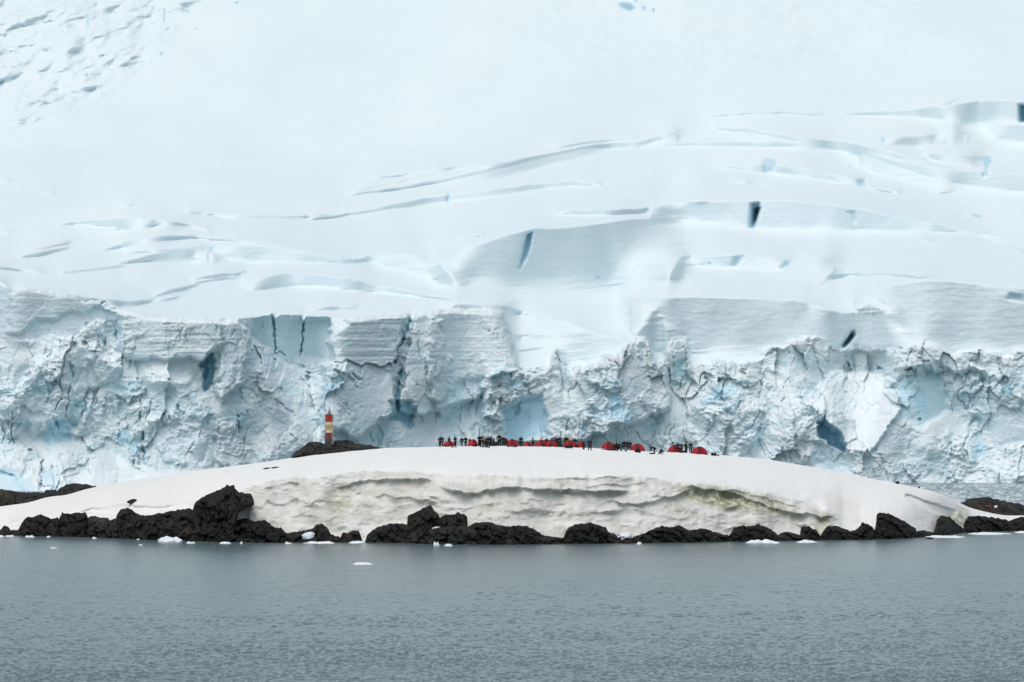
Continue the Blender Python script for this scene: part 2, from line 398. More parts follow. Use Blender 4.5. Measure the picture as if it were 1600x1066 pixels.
# cracks in the cliff: (polyline, half width start, end, depth, blueness)
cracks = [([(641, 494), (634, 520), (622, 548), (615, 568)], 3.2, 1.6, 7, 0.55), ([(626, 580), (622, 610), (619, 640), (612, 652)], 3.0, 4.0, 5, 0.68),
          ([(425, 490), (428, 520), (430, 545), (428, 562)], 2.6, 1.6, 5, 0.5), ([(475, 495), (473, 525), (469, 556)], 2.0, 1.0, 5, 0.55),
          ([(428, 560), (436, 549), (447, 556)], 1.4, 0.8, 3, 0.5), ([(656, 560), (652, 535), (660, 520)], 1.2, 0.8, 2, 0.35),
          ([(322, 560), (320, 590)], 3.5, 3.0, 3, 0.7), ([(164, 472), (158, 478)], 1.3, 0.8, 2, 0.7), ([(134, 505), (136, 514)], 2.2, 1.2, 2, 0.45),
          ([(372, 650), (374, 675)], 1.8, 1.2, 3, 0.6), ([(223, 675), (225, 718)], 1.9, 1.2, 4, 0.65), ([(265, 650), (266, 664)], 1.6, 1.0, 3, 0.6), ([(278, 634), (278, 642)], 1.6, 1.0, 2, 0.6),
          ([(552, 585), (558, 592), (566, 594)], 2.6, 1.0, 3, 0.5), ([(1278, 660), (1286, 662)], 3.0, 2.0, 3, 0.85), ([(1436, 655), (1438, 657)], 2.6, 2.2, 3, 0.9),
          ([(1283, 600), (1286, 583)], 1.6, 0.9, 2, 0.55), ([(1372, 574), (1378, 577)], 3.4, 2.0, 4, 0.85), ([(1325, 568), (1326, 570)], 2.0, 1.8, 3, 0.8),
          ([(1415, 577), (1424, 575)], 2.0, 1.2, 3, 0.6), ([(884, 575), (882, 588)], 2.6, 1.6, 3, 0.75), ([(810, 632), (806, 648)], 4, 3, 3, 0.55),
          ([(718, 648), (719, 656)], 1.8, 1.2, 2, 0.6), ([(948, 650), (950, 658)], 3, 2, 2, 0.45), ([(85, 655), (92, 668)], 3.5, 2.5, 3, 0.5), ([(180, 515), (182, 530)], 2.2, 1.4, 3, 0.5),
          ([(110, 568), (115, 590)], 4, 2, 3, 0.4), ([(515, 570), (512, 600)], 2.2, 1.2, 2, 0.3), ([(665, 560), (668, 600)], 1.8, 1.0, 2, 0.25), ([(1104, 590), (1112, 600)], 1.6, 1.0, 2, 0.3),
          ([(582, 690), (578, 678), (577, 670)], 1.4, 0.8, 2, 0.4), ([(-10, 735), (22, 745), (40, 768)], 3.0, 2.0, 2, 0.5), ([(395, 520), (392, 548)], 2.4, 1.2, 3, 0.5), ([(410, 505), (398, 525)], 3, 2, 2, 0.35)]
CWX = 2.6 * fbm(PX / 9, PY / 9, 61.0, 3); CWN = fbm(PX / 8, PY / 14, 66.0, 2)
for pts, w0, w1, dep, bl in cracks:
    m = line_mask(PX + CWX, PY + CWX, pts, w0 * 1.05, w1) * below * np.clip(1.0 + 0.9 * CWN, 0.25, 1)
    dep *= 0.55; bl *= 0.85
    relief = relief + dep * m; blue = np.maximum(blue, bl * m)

# big relief of the face in plan: bays and headlands
plan = 5.0 * fbm(gx / 260.0, 2.7, 0, 2) + 1094 - 125 * (1 - sstep(60, 900, gx))

# ---- snow slopes: scarps as (top polyline, bottom polyline, strength)
scarps = [
    ([(985, 467), (1030, 465), (1100, 464), (1160, 466), (1225, 468), (1262, 471), (1320, 490), (1360, 492), (1402, 488), (1404, 490)],
     [(985, 469), (1030, 480), (1060, 545), (1100, 560), (1225, 556), (1320, 552), (1402, 542), (1404, 542)], 0.97),
    ([(1335, 463), (1365, 452), (1385, 446), (1420, 440), (1448, 434), (1455, 437), (1500, 440), (1560, 447), (1600, 450), (1790, 455)],
     [(1335, 464), (1365, 463), (1402, 484), (1408, 552), (1448, 545), (1500, 556), (1560, 556), (1600, 556), (1790, 555)], 0.95),
    ([(684, 396), (720, 384), (780, 366), (826, 357), (870, 356), (912, 352), (980, 343), (1045, 339), (1066, 337)],
     [(684, 402), (720, 440), (780, 447), (826, 452), (870, 455), (912, 455), (980, 440), (1045, 425), (1066, 390)], 0.96),
    ([(1015, 324), (1060, 317), (1120, 315), (1172, 314), (1240, 315), (1300, 319), (1380, 332), (1450, 347), (1510, 360), (1570, 372)],
     [(1015, 325), (1060, 340), (1120, 352), (1172, 358), (1240, 362), (1300, 364), (1380, 366), (1450, 362), (1510, 364), (1570, 373)], 0.94),
    ([(858, 334), (870, 330), (930, 328), (1000, 327), (1018, 323)], [(858, 335), (870, 337), (930, 337), (1000, 333), (1018, 325)], 0.9),
    ([(540, 303), (560, 300), (640, 288), (690, 278), (740, 268), (830, 244), (930, 225), (1000, 220), (1060, 203)], [(540, 305), (560, 303), (640, 294), (690, 285), (740, 274), (830, 250), (930, 229), (1000, 231), (1060, 207)], 0.92),
    ([(545, 298), (620, 282), (700, 262)], [(545, 300), (620, 285), (700, 264)], 0.6),
    ([(570, 278), (680, 262), (760, 258), (830, 243)], [(570, 279), (680, 265), (760, 262), (830, 244)], 0.75),
    ([(860, 230), (920, 220), (1000, 212)], [(860, 231), (920, 223), (1000, 213)], 0.6),
    ([(480, 340), (560, 330), (640, 313), (700, 305), (800, 292), (870, 284), (900, 283), (944, 287)], [(480, 341), (560, 335), (640, 322), (700, 316), (800, 302), (870, 292), (900, 291), (944, 289)], 0.9),
    ([(1115, 259), (1150, 260), (1190, 257), (1215, 259), (1260, 262), (1300, 272), (1345, 279), (1352, 284)], [(1115, 260), (1150, 264), (1190, 272), (1215, 272), (1260, 276), (1300, 284), (1345, 292), (1352, 290)], 0.9),
    ([(1350, 291), (1380, 295), (1412, 300)], [(1350, 293), (1380, 299), (1412, 301)], 0.7),
    ([(1110, 199), (1180, 203), (1240, 212), (1330, 224), (1400, 236), (1450, 250)], [(1110, 201), (1180, 207), (1240, 220), (1330, 240), (1400, 246), (1450, 252)], 0.92),
    ([(1345, 236), (1400, 250), (1470, 263), (1540, 269), (1600, 274), (1790, 280)], [(1345, 239), (1400, 262), (1470, 282), (1540, 298), (1600, 302), (1790, 305)], 0.9),
    ([(1440, 240), (1480, 240), (1535, 245)], [(1440, 242), (1480, 256), (1535, 262)], 0.92),
    ([(1050, 226), (1120, 221), (1200, 222), (1290, 226)], [(1050, 227), (1120, 228), (1200, 230), (1290, 228)], 0.92),
    ([(1100, 181), (1160, 176), (1220, 174), (1290, 178)], [(1100, 182), (1160, 178), (1220, 177), (1290, 179)], 0.9),
    ([(1310, 176), (1400, 173), (1450, 168), (1500, 161), (1560, 157), (1600, 157), (1790, 155)], [(1310, 177), (1400, 181), (1450, 186), (1500, 189), (1560, 190), (1600, 191), (1790, 190)], 0.93),
    ([(1466, 201), (1490, 194), (1510, 191), (1512, 190)], [(1466, 222), (1490, 225), (1510, 222), (1512, 200)], 0.9),
    ([(1532, 193), (1560, 193), (1600, 196), (1790, 200)], [(1532, 218), (1560, 222), (1600, 226), (1790, 230)], 0.9),
    ([(1375, 216), (1420, 213), (1466, 211)], [(1375, 225), (1420, 228), (1466, 228)], 0.75),
    ([(86, 351), (140, 344), (200, 340), (240, 341), (290, 350), (330, 358)], [(86, 353), (140, 349), (190, 360), (222, 362), (250, 346), (290, 354), (330, 360)], 0.85),
    ([(130, 362), (180, 357), (210, 352)], [(130, 364), (180, 361), (210, 354)], 0.7),
    ([(155, 392), (190, 376), (250, 368), (300, 368), (340, 371), (420, 380), (480, 393), (545, 405)], [(155, 393), (190, 386), (250, 375), (300, 372), (340, 374), (420, 384), (480, 399), (545, 408)], 0.85),
    ([(195, 392), (270, 388), (320, 383)], [(195, 394), (270, 396), (320, 390)], 0.8),
    ([(180, 411), (230, 398), (280, 388), (322, 383), (326, 384)], [(180, 412), (230, 409), (280, 413), (318, 398), (326, 392)], 0.9),
    ([(330, 385), (380, 383), (430, 387), (470, 395), (540, 405), (600, 402)], [(330, 390), (350, 408), (430, 411), (470, 409), (540, 412), (600, 404)], 0.92),
    ([(560, 400), (620, 402), (660, 404), (690, 420)], [(560, 404), (620, 420), (660, 432), (690, 436)], 0.7),
    ([(380, 442), (430, 428), (470, 427), (520, 433), (600, 447), (680, 462), (720, 468)], [(380, 458), (430, 447), (470, 448), (520, 449), (600, 458), (680, 466), (720, 469)], 0.93),
    ([(296, 434), (340, 427), (380, 425)], [(296, 436), (340, 433), (380, 428)], 0.85),
    ([(298, 441), (340, 434), (375, 431)], [(298, 442), (340, 439), (375, 433)], 0.85),
    ([(236, 464), (262, 452), (290, 446), (312, 442)], [(236, 466), (262, 458), (290, 451), (312, 444)], 0.9),
    ([(242, 470), (262, 465), (282, 461)], [(242, 471), (262, 469), (282, 463)], 0.85),
    ([(110, 457), (160, 466), (200, 470), (240, 468)], [(110, 458), (160, 471), (200, 480), (240, 471)], 0.75),
    ([(480, 483), (510, 478), (560, 479)], [(480, 485), (510, 484), (560, 482)], 0.85),
    ([(690, 476), (740, 474), (790, 478), (835, 491)], [(690, 483), (740, 484), (790, 486), (835, 493)], 0.6),
    ([(25, 401), (60, 394), (110, 383)], [(25, 402), (60, 401), (110, 386)], 0.85), ([(40, 391), (75, 384), (110, 375)], [(40, 392), (75, 387), (110, 376)], 0.6),
    ([(60, 374), (70, 371)], [(60, 376), (70, 372)], 0.8), ([(180, 321), (210, 318)], [(180, 323), (210, 320)], 0.8),
    ([(285, 330), (330, 332), (370, 338), (440, 338), (520, 333)], [(285, 331), (330, 335), (370, 341), (440, 343), (520, 336)], 0.7),
    ([(340, 334), (400, 335), (440, 338)], [(340, 335), (400, 338), (440, 340)], 0.5),
    ([(-190, 420), (0, 416), (30, 420), (70, 424)], [(-190, 423), (0, 420), (30, 423), (70, 425)], 0.7),
    ([(90, 425), (140, 420), (205, 412)], [(90, 427), (140, 423), (205, 413)], 0.6), ([(0, 360), (20, 363)], [(0, 362), (20, 364)], 0.5),
    ([(-10, 283), (20, 282)], [(-10, 284), (20, 284)], 0.6), ([(60, 300), (90, 300)], [(60, 301), (90, 302)], 0.4),
    ([(680, 374), (720, 369), (760, 363)], [(680, 375), (720, 373), (760, 364)], 0.85), ([(575, 397), (640, 397), (680, 400)], [(575, 399), (640, 400), (680, 401)], 0.6),
    ([(1075, 403), (1110, 400), (1160, 398), (1220, 402), (1240, 407)], [(1075, 414), (1110, 418), (1160, 420), (1220, 424), (1240, 418)], 0.88),
    ([(1240, 420), (1255, 405), (1275, 402), (1295, 405), (1304, 414)], [(1240, 450), (1255, 455), (1275, 440), (1295, 425), (1304, 418)], 0.8),
    ([(1290, 432), (1330, 425), (1360, 429)], [(1290, 434), (1330, 429), (1360, 432)], 0.6),
    ([(1420, 380), (1440, 372), (1460, 376)], [(1420, 384), (1440, 378), (1460, 380)], 0.6), ([(1340, 428), (1400, 426), (1455, 433)], [(1340, 430), (1400, 430), (1455, 436)], 0.7),
    ([(1145, 284), (1160, 283), (1176, 285)], [(1145, 286), (1160, 288), (1176, 287)], 0.95), ([(1460, 297), (1490, 297)], [(1460, 299), (1490, 300)], 0.7),
    ([(815, 490), (850, 497), (900, 505), (960, 528), (985, 526)], [(815, 575), (850, 575), (900, 572), (960, 546), (985, 530)], 0.75),
    ([(1085, 545), (1130, 520), (1200, 516), (1240, 530)], [(1085, 562), (1130, 556), (1200, 540), (1240, 534)], 0.5),
    ([(1560, 468), (1600, 462), (1700, 460)], [(1560, 485), (1600, 488), (1700, 490)], 0.5),
]
mask = np.zeros(PX.shape)
wv = 1.3 * fbm(PX / 40, PY / 40, 2.2, 2)
for top, bot, s in scarps:
    x0, x1 = top[0][0], top[-1][0]
    c = (gx > x0) & (gx < x1)
    kt = min(7, int(c.sum()) // 8 * 2 + 1); kb = min(71, int(c.sum()) // 6 * 2 + 1)
    yt = np.convolve(np.pad(pl(top, gx[c]), kt // 2, 'edge'), np.ones(kt) / kt, 'valid') + wv[:, c]; yb = np.convolve(np.pad(pl(bot, gx[c]), kb // 2, 'edge'), np.hanning(kb + 2)[1:-1] / np.hanning(kb + 2).sum(), 'valid') + wv[:, c]
    sharp = s == 0.97; s = 1 - (1 - s) * 0.45
    yb = np.maximum(yb, yt + 3.6) + 0.8; h = yb - yt
    e = np.minimum(2.0, h * 0.35)
    mm = sstep(-0.6, 0.7, PY[:, c] - yt) * (1 - sstep(-1.0, 1.0, (PY[:, c] - yb) / np.maximum(e, h * 0.3)))
    ex = np.minimum(gx[c] - x0, x1 - gx[c]); mm = mm * sstep(0, 6.0 + (0.0 if sharp else 0.8) * (yb - yt), ex + 0 * yt)
    mask[:, c] = np.maximum(mask[:, c], s * mm)
    hw = int(min(45, c.sum() // 4)); yb1 = yb.mean(0) if yb.ndim > 1 else yb; ybp = np.pad(yb1, hw, 'edge')
    env = np.max(np.stack([ybp[q:q + len(yb1)] for q in range(2 * hw + 1)]), 0)
    env = np.convolve(np.pad(env, hw, 'edge'), np.hanning(2 * hw + 3)[1:-1] / np.hanning(2 * hw + 3).sum(), 'valid')
    env = np.minimum(env, yb1 + 70)
    foot_ = sstep(-1, 1, PY[:, c] - yb + 1) * (1 - sstep(-6, 6, PY[:, c] - env)) * sstep(-30, 10, ex - 0) * sstep(5, 14, env - yb1)
    mask[:, c] = np.maximum(mask[:, c], 0.80 * foot_)
# broken icefall in the upper left corner and fainter one at the upper right
ice_ul = poly_mask(PX, PY, [(-190, -60), (340, -60), (300, 30), (240, 70), (235, 105), (150, 160), (60, 200), (-190, 200)], 30)
nn = fbm((PX + 0.2 * PY + 14 * fbm(PX / 30, PY / 30, 5.0, 2)) / 36, (PY + 0.2 * PX + 9 * fbm(PX / 30, PY / 30, 9.0, 2)) / 17, 3.0, 4, 0.5)
mask = np.maximum(mask, ice_ul * 0.5 * sstep(0.1, 0.6, nn))
ice_ur = poly_mask(PX, PY, [(820, -60), (1440, -60), (1400, 70), (1300, 125), (1000, 140), (830, 90)], 45)
mask = np.maximum(mask, ice_ur * 0.15 * sstep(0.05, 0.6, fbm(PX / 34, PY / 13, 9.0, 4, 0.55)))

up = np.maximum(640.0 - PY, 0)
D0 = 1094 + 0.55 * np.maximum(640 - PY, 0) + 1.0 * np.maximum(520 - PY, 0) - 0.55 * np.maximum(230 - PY, 0)
g0 = np.maximum(-np.gradient(D0, gy, axis=0), 0.0)
und = 1 + 0.45 * fbm(PX / 240, PY / 42, 5.0, 3) * sstep(0, 40, FY - PY)
holes = [([(877, 200)], 0, 0, 0)]
D = np.zeros(PX.shape); D[0] = plan; lift = (plan - 1094)[None, :] * np.ones(PX.shape); D0 = D0 + lift * sstep(260, 480, PY)
defi = np.zeros(PX.shape[1]); started = np.zeros(PX.shape[1], bool)
base_at = np.zeros(PX.shape[1])
tau = 38.0
for i in range(1, len(gy)):
    dy = gy[i - 1] - gy[i]
    b = below[i]
    gs = g0[i] * und[i]
    m = mask[i]
    sm = D[i - 1]
    for _ in range(3):                                    # neighbouring columns settle towards each other on the snow
        pd = np.pad(sm, 6, 'edge')
        sm = (pd[:-12] + pd[2:-10] * 2 + pd[4:-8] * 3 + pd[6:-6] * 3 + pd[8:-4] * 3 + pd[10:-2] * 2 + pd[12:]) / 15
    prev = D[i - 1] + (sm - D[i - 1]) * (0.34 - 0.26 * b)
    rec = np.clip((D0[i] - prev) / tau, -0.8 * gs, 7.0) * np.clip(1 - m * 1.6, 0, 1)
    step_s = gs * (1 - m) + rec + 0.02
    D[i] = prev + np.where(b > 0.5, lean[i], step_s) * dy
# the larger walls stand in one plane: bring each to a smooth line in plan
wallm = np.zeros(PX.shape)
for top, bot, s in scarps:
    hmax = max(b - pl(top, x) for x, b in bot)
    if hmax < 22 or top[0][1] < 250: continue
    x0, x1 = top[0][0], top[-1][0]
    c = np.where((gx > x0 - 30) & (gx < x1 + 30))[0]
    xx = gx[c]; xc = np.clip(xx, x0, x1)
    yt = pl(top, xc); yb = pl(bot, xc); ym = 0.5 * (yt + yb)
    kk = min(31, len(c) // 4 * 2 + 1); ym = np.convolve(np.pad(ym, kk // 2, 'edge'), np.ones(kk) / kk, 'valid')
    Dm = np.array([np.interp(-ym[q], -gy, D[:, c[q]]) for q in range(len(c))])
    wgt = np.clip(yb - yt, 0.5, None)
    A = np.polyfit(xx, Dm, 1, w=wgt); fit = np.polyval(A, xx)
    if s == 0.95: fit = Dm
    corr = np.clip(fit - Dm, -90, 90) * sstep(-30, 45, np.minimum(xx - x0, x1 - xx))
    kk = 15; corr = np.convolve(np.pad(corr, kk // 2, 'edge'), np.hanning(kk + 2)[1:-1] / np.hanning(kk + 2).sum(), 'valid')
    Y = PY[:, c]; dist = np.maximum(np.maximum(yt - Y, Y - yb), 0)
    D[:, c] += corr * np.exp(-dist**2 / (2 * 26.0**2)) * (1 - below[:, c])
    inw = (xx > x0) & (xx < x1)
    wallm[:, c] = np.maximum(wallm[:, c], sstep(10, 26, yb - yt) * inw * (1 - sstep(0, 3, dist)))
for i in range(1, len(gy)):                               # keep every column running away from the viewer
    D[i] = np.where(below[i] > 0.5, D[i], np.maximum(D[i], D[i - 1] + 0.025))
keepm = poly_mask(PX, PY, [(1215, 445), (1335, 440), (1425, 430), (1425, 556), (1340, 500), (1225, 490)], 14)
for _ in range(2):
    pd = np.pad(D, ((0, 0), (6, 6)), 'edge'); n_ = D.shape[1]
    bl_ = sum(pd[:, q:q + n_] for q in range(13)) / 13
    wl_ = np.clip(wallm * 1.0 + 0.05, 0, 1) * (1 - below) * sstep(2, 10, FY - PY) * (1 - 0.6 * keepm)
    D = D + (bl_ - D) * wl_
fold = fbm((PX + 0.25 * PY) / 42, PY / 70, 71.0, 3)
layer = fbm(PX / 160, (PY - 0.03 * PX + 3 * fbm(PX / 70, PY / 40, 73.0, 2)) / 4.2, 78.0, 3)
D = D + wallm * (1 - below) * (0.3 * np.abs(fold) + 0.10 * fbm(PX / 10, PY / 7, 77.0, 4) + 0.05 * layer)
# icefall relief on the slopes + soft drifts
slope_rel = (ice_ul * 8 * fbm((PX + 0.2 * PY + 12 * fbm(PX / 30, PY / 30, 8.0, 2)) / 44, (PY + 0.22 * PX) / 24, 1.0, 5, 0.5) + ice_ur * 2 * fbm(PX / 40, PY / 18, 2.0, 4, 0.5)) * (1 - below)
Dd = D + relief * below + slope_rel

rdg = fbm(PX / 95 + 0.35 * fbm(PX / 120, PY / 60, 2.0, 2), (PY + 0.10 * PX) / 9.0, 11.0, 4, 0.55)
Dd = Dd + (1 - below) * (1 - mask) * 2.0 * rdg * sstep(0, 30, FY - PY) * (0.35 + sstep(140, 330, PY)) 
# open crevasses and holes on the slopes (polygons pushed back into the ice)
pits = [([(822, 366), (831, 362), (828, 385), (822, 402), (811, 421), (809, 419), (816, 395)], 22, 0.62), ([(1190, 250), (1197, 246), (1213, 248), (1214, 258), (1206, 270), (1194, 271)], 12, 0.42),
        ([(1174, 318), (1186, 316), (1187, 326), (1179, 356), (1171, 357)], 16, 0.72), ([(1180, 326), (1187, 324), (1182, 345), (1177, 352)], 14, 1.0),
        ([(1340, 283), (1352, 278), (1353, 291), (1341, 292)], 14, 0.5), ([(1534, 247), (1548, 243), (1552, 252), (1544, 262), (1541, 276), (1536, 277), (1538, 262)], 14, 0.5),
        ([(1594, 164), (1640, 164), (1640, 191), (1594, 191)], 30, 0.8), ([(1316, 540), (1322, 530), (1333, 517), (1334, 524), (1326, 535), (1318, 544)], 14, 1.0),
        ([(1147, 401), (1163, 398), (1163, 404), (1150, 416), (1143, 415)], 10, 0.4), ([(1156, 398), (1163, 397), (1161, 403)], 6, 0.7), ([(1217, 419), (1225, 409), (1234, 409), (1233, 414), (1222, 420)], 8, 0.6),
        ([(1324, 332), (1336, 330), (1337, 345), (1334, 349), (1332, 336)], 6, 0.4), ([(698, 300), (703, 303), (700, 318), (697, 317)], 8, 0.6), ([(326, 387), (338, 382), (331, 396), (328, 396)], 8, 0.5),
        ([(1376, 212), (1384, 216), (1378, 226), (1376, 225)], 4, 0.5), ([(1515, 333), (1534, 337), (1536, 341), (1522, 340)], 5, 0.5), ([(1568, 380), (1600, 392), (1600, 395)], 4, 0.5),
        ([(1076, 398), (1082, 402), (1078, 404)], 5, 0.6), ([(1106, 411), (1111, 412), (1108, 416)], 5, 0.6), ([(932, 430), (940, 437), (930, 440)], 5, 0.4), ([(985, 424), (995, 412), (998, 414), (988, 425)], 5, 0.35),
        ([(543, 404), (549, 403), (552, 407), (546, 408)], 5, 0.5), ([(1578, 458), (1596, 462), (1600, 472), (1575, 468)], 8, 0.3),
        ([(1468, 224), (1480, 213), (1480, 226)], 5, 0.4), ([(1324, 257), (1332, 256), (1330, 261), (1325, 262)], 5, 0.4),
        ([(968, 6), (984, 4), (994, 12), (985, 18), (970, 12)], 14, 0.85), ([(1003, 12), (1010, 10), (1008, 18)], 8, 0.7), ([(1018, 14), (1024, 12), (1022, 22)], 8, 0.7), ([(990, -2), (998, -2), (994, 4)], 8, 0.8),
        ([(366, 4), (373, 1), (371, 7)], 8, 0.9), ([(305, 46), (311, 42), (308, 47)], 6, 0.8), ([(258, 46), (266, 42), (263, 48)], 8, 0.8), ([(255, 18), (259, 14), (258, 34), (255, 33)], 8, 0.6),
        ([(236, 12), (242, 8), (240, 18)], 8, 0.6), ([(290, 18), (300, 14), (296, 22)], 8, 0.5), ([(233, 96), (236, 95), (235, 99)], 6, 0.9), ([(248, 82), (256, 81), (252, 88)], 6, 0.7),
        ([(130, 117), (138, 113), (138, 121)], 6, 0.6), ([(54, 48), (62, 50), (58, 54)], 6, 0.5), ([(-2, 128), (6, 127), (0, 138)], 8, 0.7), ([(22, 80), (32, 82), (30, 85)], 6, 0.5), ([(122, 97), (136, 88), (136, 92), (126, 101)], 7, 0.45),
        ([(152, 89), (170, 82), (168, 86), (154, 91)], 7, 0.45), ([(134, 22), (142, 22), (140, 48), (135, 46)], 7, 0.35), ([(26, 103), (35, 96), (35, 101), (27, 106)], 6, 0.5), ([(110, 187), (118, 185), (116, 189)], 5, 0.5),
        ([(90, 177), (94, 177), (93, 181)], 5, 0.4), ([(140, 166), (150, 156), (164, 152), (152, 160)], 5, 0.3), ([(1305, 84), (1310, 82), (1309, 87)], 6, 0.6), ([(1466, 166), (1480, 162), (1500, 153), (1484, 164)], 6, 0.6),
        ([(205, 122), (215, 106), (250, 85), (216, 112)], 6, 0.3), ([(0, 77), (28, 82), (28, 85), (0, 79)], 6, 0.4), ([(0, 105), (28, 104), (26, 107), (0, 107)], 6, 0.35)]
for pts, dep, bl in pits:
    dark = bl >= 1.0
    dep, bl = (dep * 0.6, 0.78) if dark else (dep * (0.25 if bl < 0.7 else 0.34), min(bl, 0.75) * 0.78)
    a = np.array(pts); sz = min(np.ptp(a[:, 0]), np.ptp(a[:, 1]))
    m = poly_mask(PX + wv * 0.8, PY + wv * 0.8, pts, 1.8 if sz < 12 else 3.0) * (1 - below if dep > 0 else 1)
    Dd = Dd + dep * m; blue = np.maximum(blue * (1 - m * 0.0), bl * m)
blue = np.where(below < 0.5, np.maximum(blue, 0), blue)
# fresh blue ice shows in irregular patches low on the cliff
blue = np.maximum(blue, below * 0.34 * sstep(-0.05, 0.5, fbm(PX / 55, PY / 45, 8.0, 4)) * np.clip(rough, 0, 1) * sstep(10, 50, PY - FY))
dirt = np.maximum(dirt, below * 0.35 * sstep(0.1, 0.5, fbm(PX / 40, PY / 28, 12.0, 4)))
dirt = dirt * (0.55 + 0.9 * np.clip(fbm(PX / 35, PY / 7, 2.0, 3) + 0.3, 0, 1))

pd = np.pad(Dd, ((0, 0), (3, 3)), 'edge'); n_ = Dd.shape[1]
Dd = Dd + (1 - below) * 0.8 * ((pd[:, :n_] + pd[:, 1:n_ + 1] * 2 + pd[:, 2:n_ + 2] * 3 + pd[:, 3:n_ + 3] * 3 + pd[:, 4:n_ + 4] * 3 + pd[:, 5:n_ + 5] * 2 + pd[:, 6:n_ + 6]) / 15 - Dd)
V = np.stack([wx(PX, Dd), Dd, wz(PY, Dd)], -1)
fm = (0.25 * (below[:-1, :-1] + below[1:, 1:] + below[:-1, 1:] + below[1:, :-1])) > 0.5
me = grid_mesh('ice_cliff', V, fm, {'blue': blue, 'dirt': dirt})
tag(link('ice_cliff', me, M_ICE), kind='structure')
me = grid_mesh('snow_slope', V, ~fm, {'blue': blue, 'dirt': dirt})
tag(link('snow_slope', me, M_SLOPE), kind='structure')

# ------------------------------------------------------------------ island
S_L = [(-400, 836), (0, 836.5), (150, 840), (250, 844.5), (400, 847.5), (600, 848), (700, 850.5), (800, 851), (1000, 849), (1180, 846), (1300, 844), (1380, 842.7), (1440, 840), (1510, 832.5), (1600, 829.5), (1800, 829)]
R_L = [(-210, 842), (-120, 832), (-40, 830), (0, 832), (40, 822), (90, 815), (130, 809), (185, 810), (210, 803), (260, 810), (300, 806), (340, 800), (372, 806), (385, 816), (400, 817), (427, 829), (451, 835), (485, 834), (508, 824), (520, 834), (540, 838),
       (566, 840), (574, 838), (598, 830), (629, 826), (674, 820), (718, 822), (734, 824), (779, 827), (825, 828), (840, 834), (856, 839), (882, 840), (903, 826), (945, 830), (974, 838), (995, 838), (1032, 830), (1063, 828), (1100, 832), (1137, 837),
       (1182, 826), (1217, 837), (1251, 836), (1264, 830), (1281, 837), (1293, 829), (1343, 833), (1374, 828), (1416, 832), (1440, 834), (1463, 835), (1477, 832), (1513, 825), (1533, 823), (1550, 815), (1600, 812), (1700, 822)]
T_L = [(-210, 840), (-120, 828), (-40, 822), (0, 826), (40, 806), (90, 799), (130, 798), (185, 798), (207, 793), (250, 791), (300, 789), (350, 775), (375, 767), (395, 759), (419, 751), (459, 744), (493, 747), (527, 741), (564, 735), (642, 735), (690, 739), (708, 741), (780, 742), (832, 746),
       (911, 743), (985, 743), (1032, 749), (1056, 754), (1121, 758), (1200, 771), (1232, 777), (1285, 794), (1308, 805), (1318, 815), (1345, 818), (1374, 814), (1416, 808), (1440, 812), (1463, 806), (1480, 806), (1513, 806), (1533, 808), (1550, 808), (1600, 808), (1700, 818)]
C_L = [(-210, 838), (-120, 820), (-60, 803), (0, 792), (45, 786), (75, 776.5), (105, 774), (125, 767), (150, 761), (200, 752), (250, 744), (300, 736), (400, 724), (453, 716), (482, 711), (548, 703.6), (603, 700), (687, 698), (780, 697), (885, 699), (940, 701), (1016, 706), (1103, 709), (1147, 713), (1200, 718),
       (1285, 732.5), (1348, 745.5), (1403, 755.5), (1463, 769), (1495, 783), (1511, 793), (1547, 802.5), (1574, 807), (1600, 806), (1700, 815)]
ix = np.arange(-210, 1700, 1.15)
S = pl(S_L, ix); R = pl(R_L, ix) + 1.2 * fbm(ix / 9, 1.1, 0, 3); T = pl(T_L, ix); C = pl(C_L, ix)
k = np.ones(9) / 9
T = np.convolve(np.pad(T, 4, 'edge'), k, 'valid'); C = np.convolve(np.pad(C, 10, 'edge'), np.ones(21) / 21, 'valid')
T = np.minimum(T, R - 1.5); C = np.minimum(C, T - 1.5)
dS = CAMH * F / (S - HOR)
dS = np.convolve(np.pad(dS, 30, 'edge'), np.ones(61) / 61, 'valid'); dR = dS + 5.0; dT = dR + 3.0 + 0.055 * (R - T); dC = np.maximum(622.0, dT + 8)
dC = np.convolve(np.pad(dC, 20, 'edge'), np.ones(41) / 41, 'valid')
nA, nB, nC, nD = 3, 92, 60, 26
rowsY = []; rowsD = []; zone = []
for t in np.linspace(0, 1, nA, endpoint=False):
    rowsY.append((S + 8) * (1 - t) + R * t); rowsD.append(dS * (1 - t) + dR * t + 1.5 * (1 - t)); zone.append(0.0)
for t in np.linspace(0, 1, nB, endpoint=False):
    rowsY.append(R * (1 - t) + T * t); rowsD.append(dR * (1 - t) + dT * t); zone.append(1.0)
zT = wz(T, dT); zC = wz(C, dC)
for t in np.linspace(0, 1, nC, endpoint=False):
    d = dT + (dC - dT) * t**1.15; z = zT + (zC - zT) * (1 - (1 - t)**1.75)
    rowsY.append(HOR + (CAMH - z) / d * F); rowsD.append(d); zone.append(2.0 + t)
for t in np.linspace(0, 1, nD):
    d = dC + 48 * t; z = zC - (zC + 2.0) * t**2
    rowsY.append(HOR + (CAMH - z) / d * F); rowsD.append(d); zone.append(3.0 + t)
IY = np.array(rowsY); ID = np.array(rowsD); IX = np.broadcast_to(ix, IY.shape); ZN = np.array(zone)[:, None] + 0 * IX
cliffm = sstep(0, 1, ZN) * (1 - sstep(2.0, 2.22, ZN)) * sstep(360, 400, IX) * (1 - sstep(1300, 1335, IX))
sidem = sstep(0, 1, ZN) * (1 - sstep(2.0, 2.1, ZN)) * (1 - sstep(360, 400, IX) * (1 - sstep(1300, 1335, IX)))
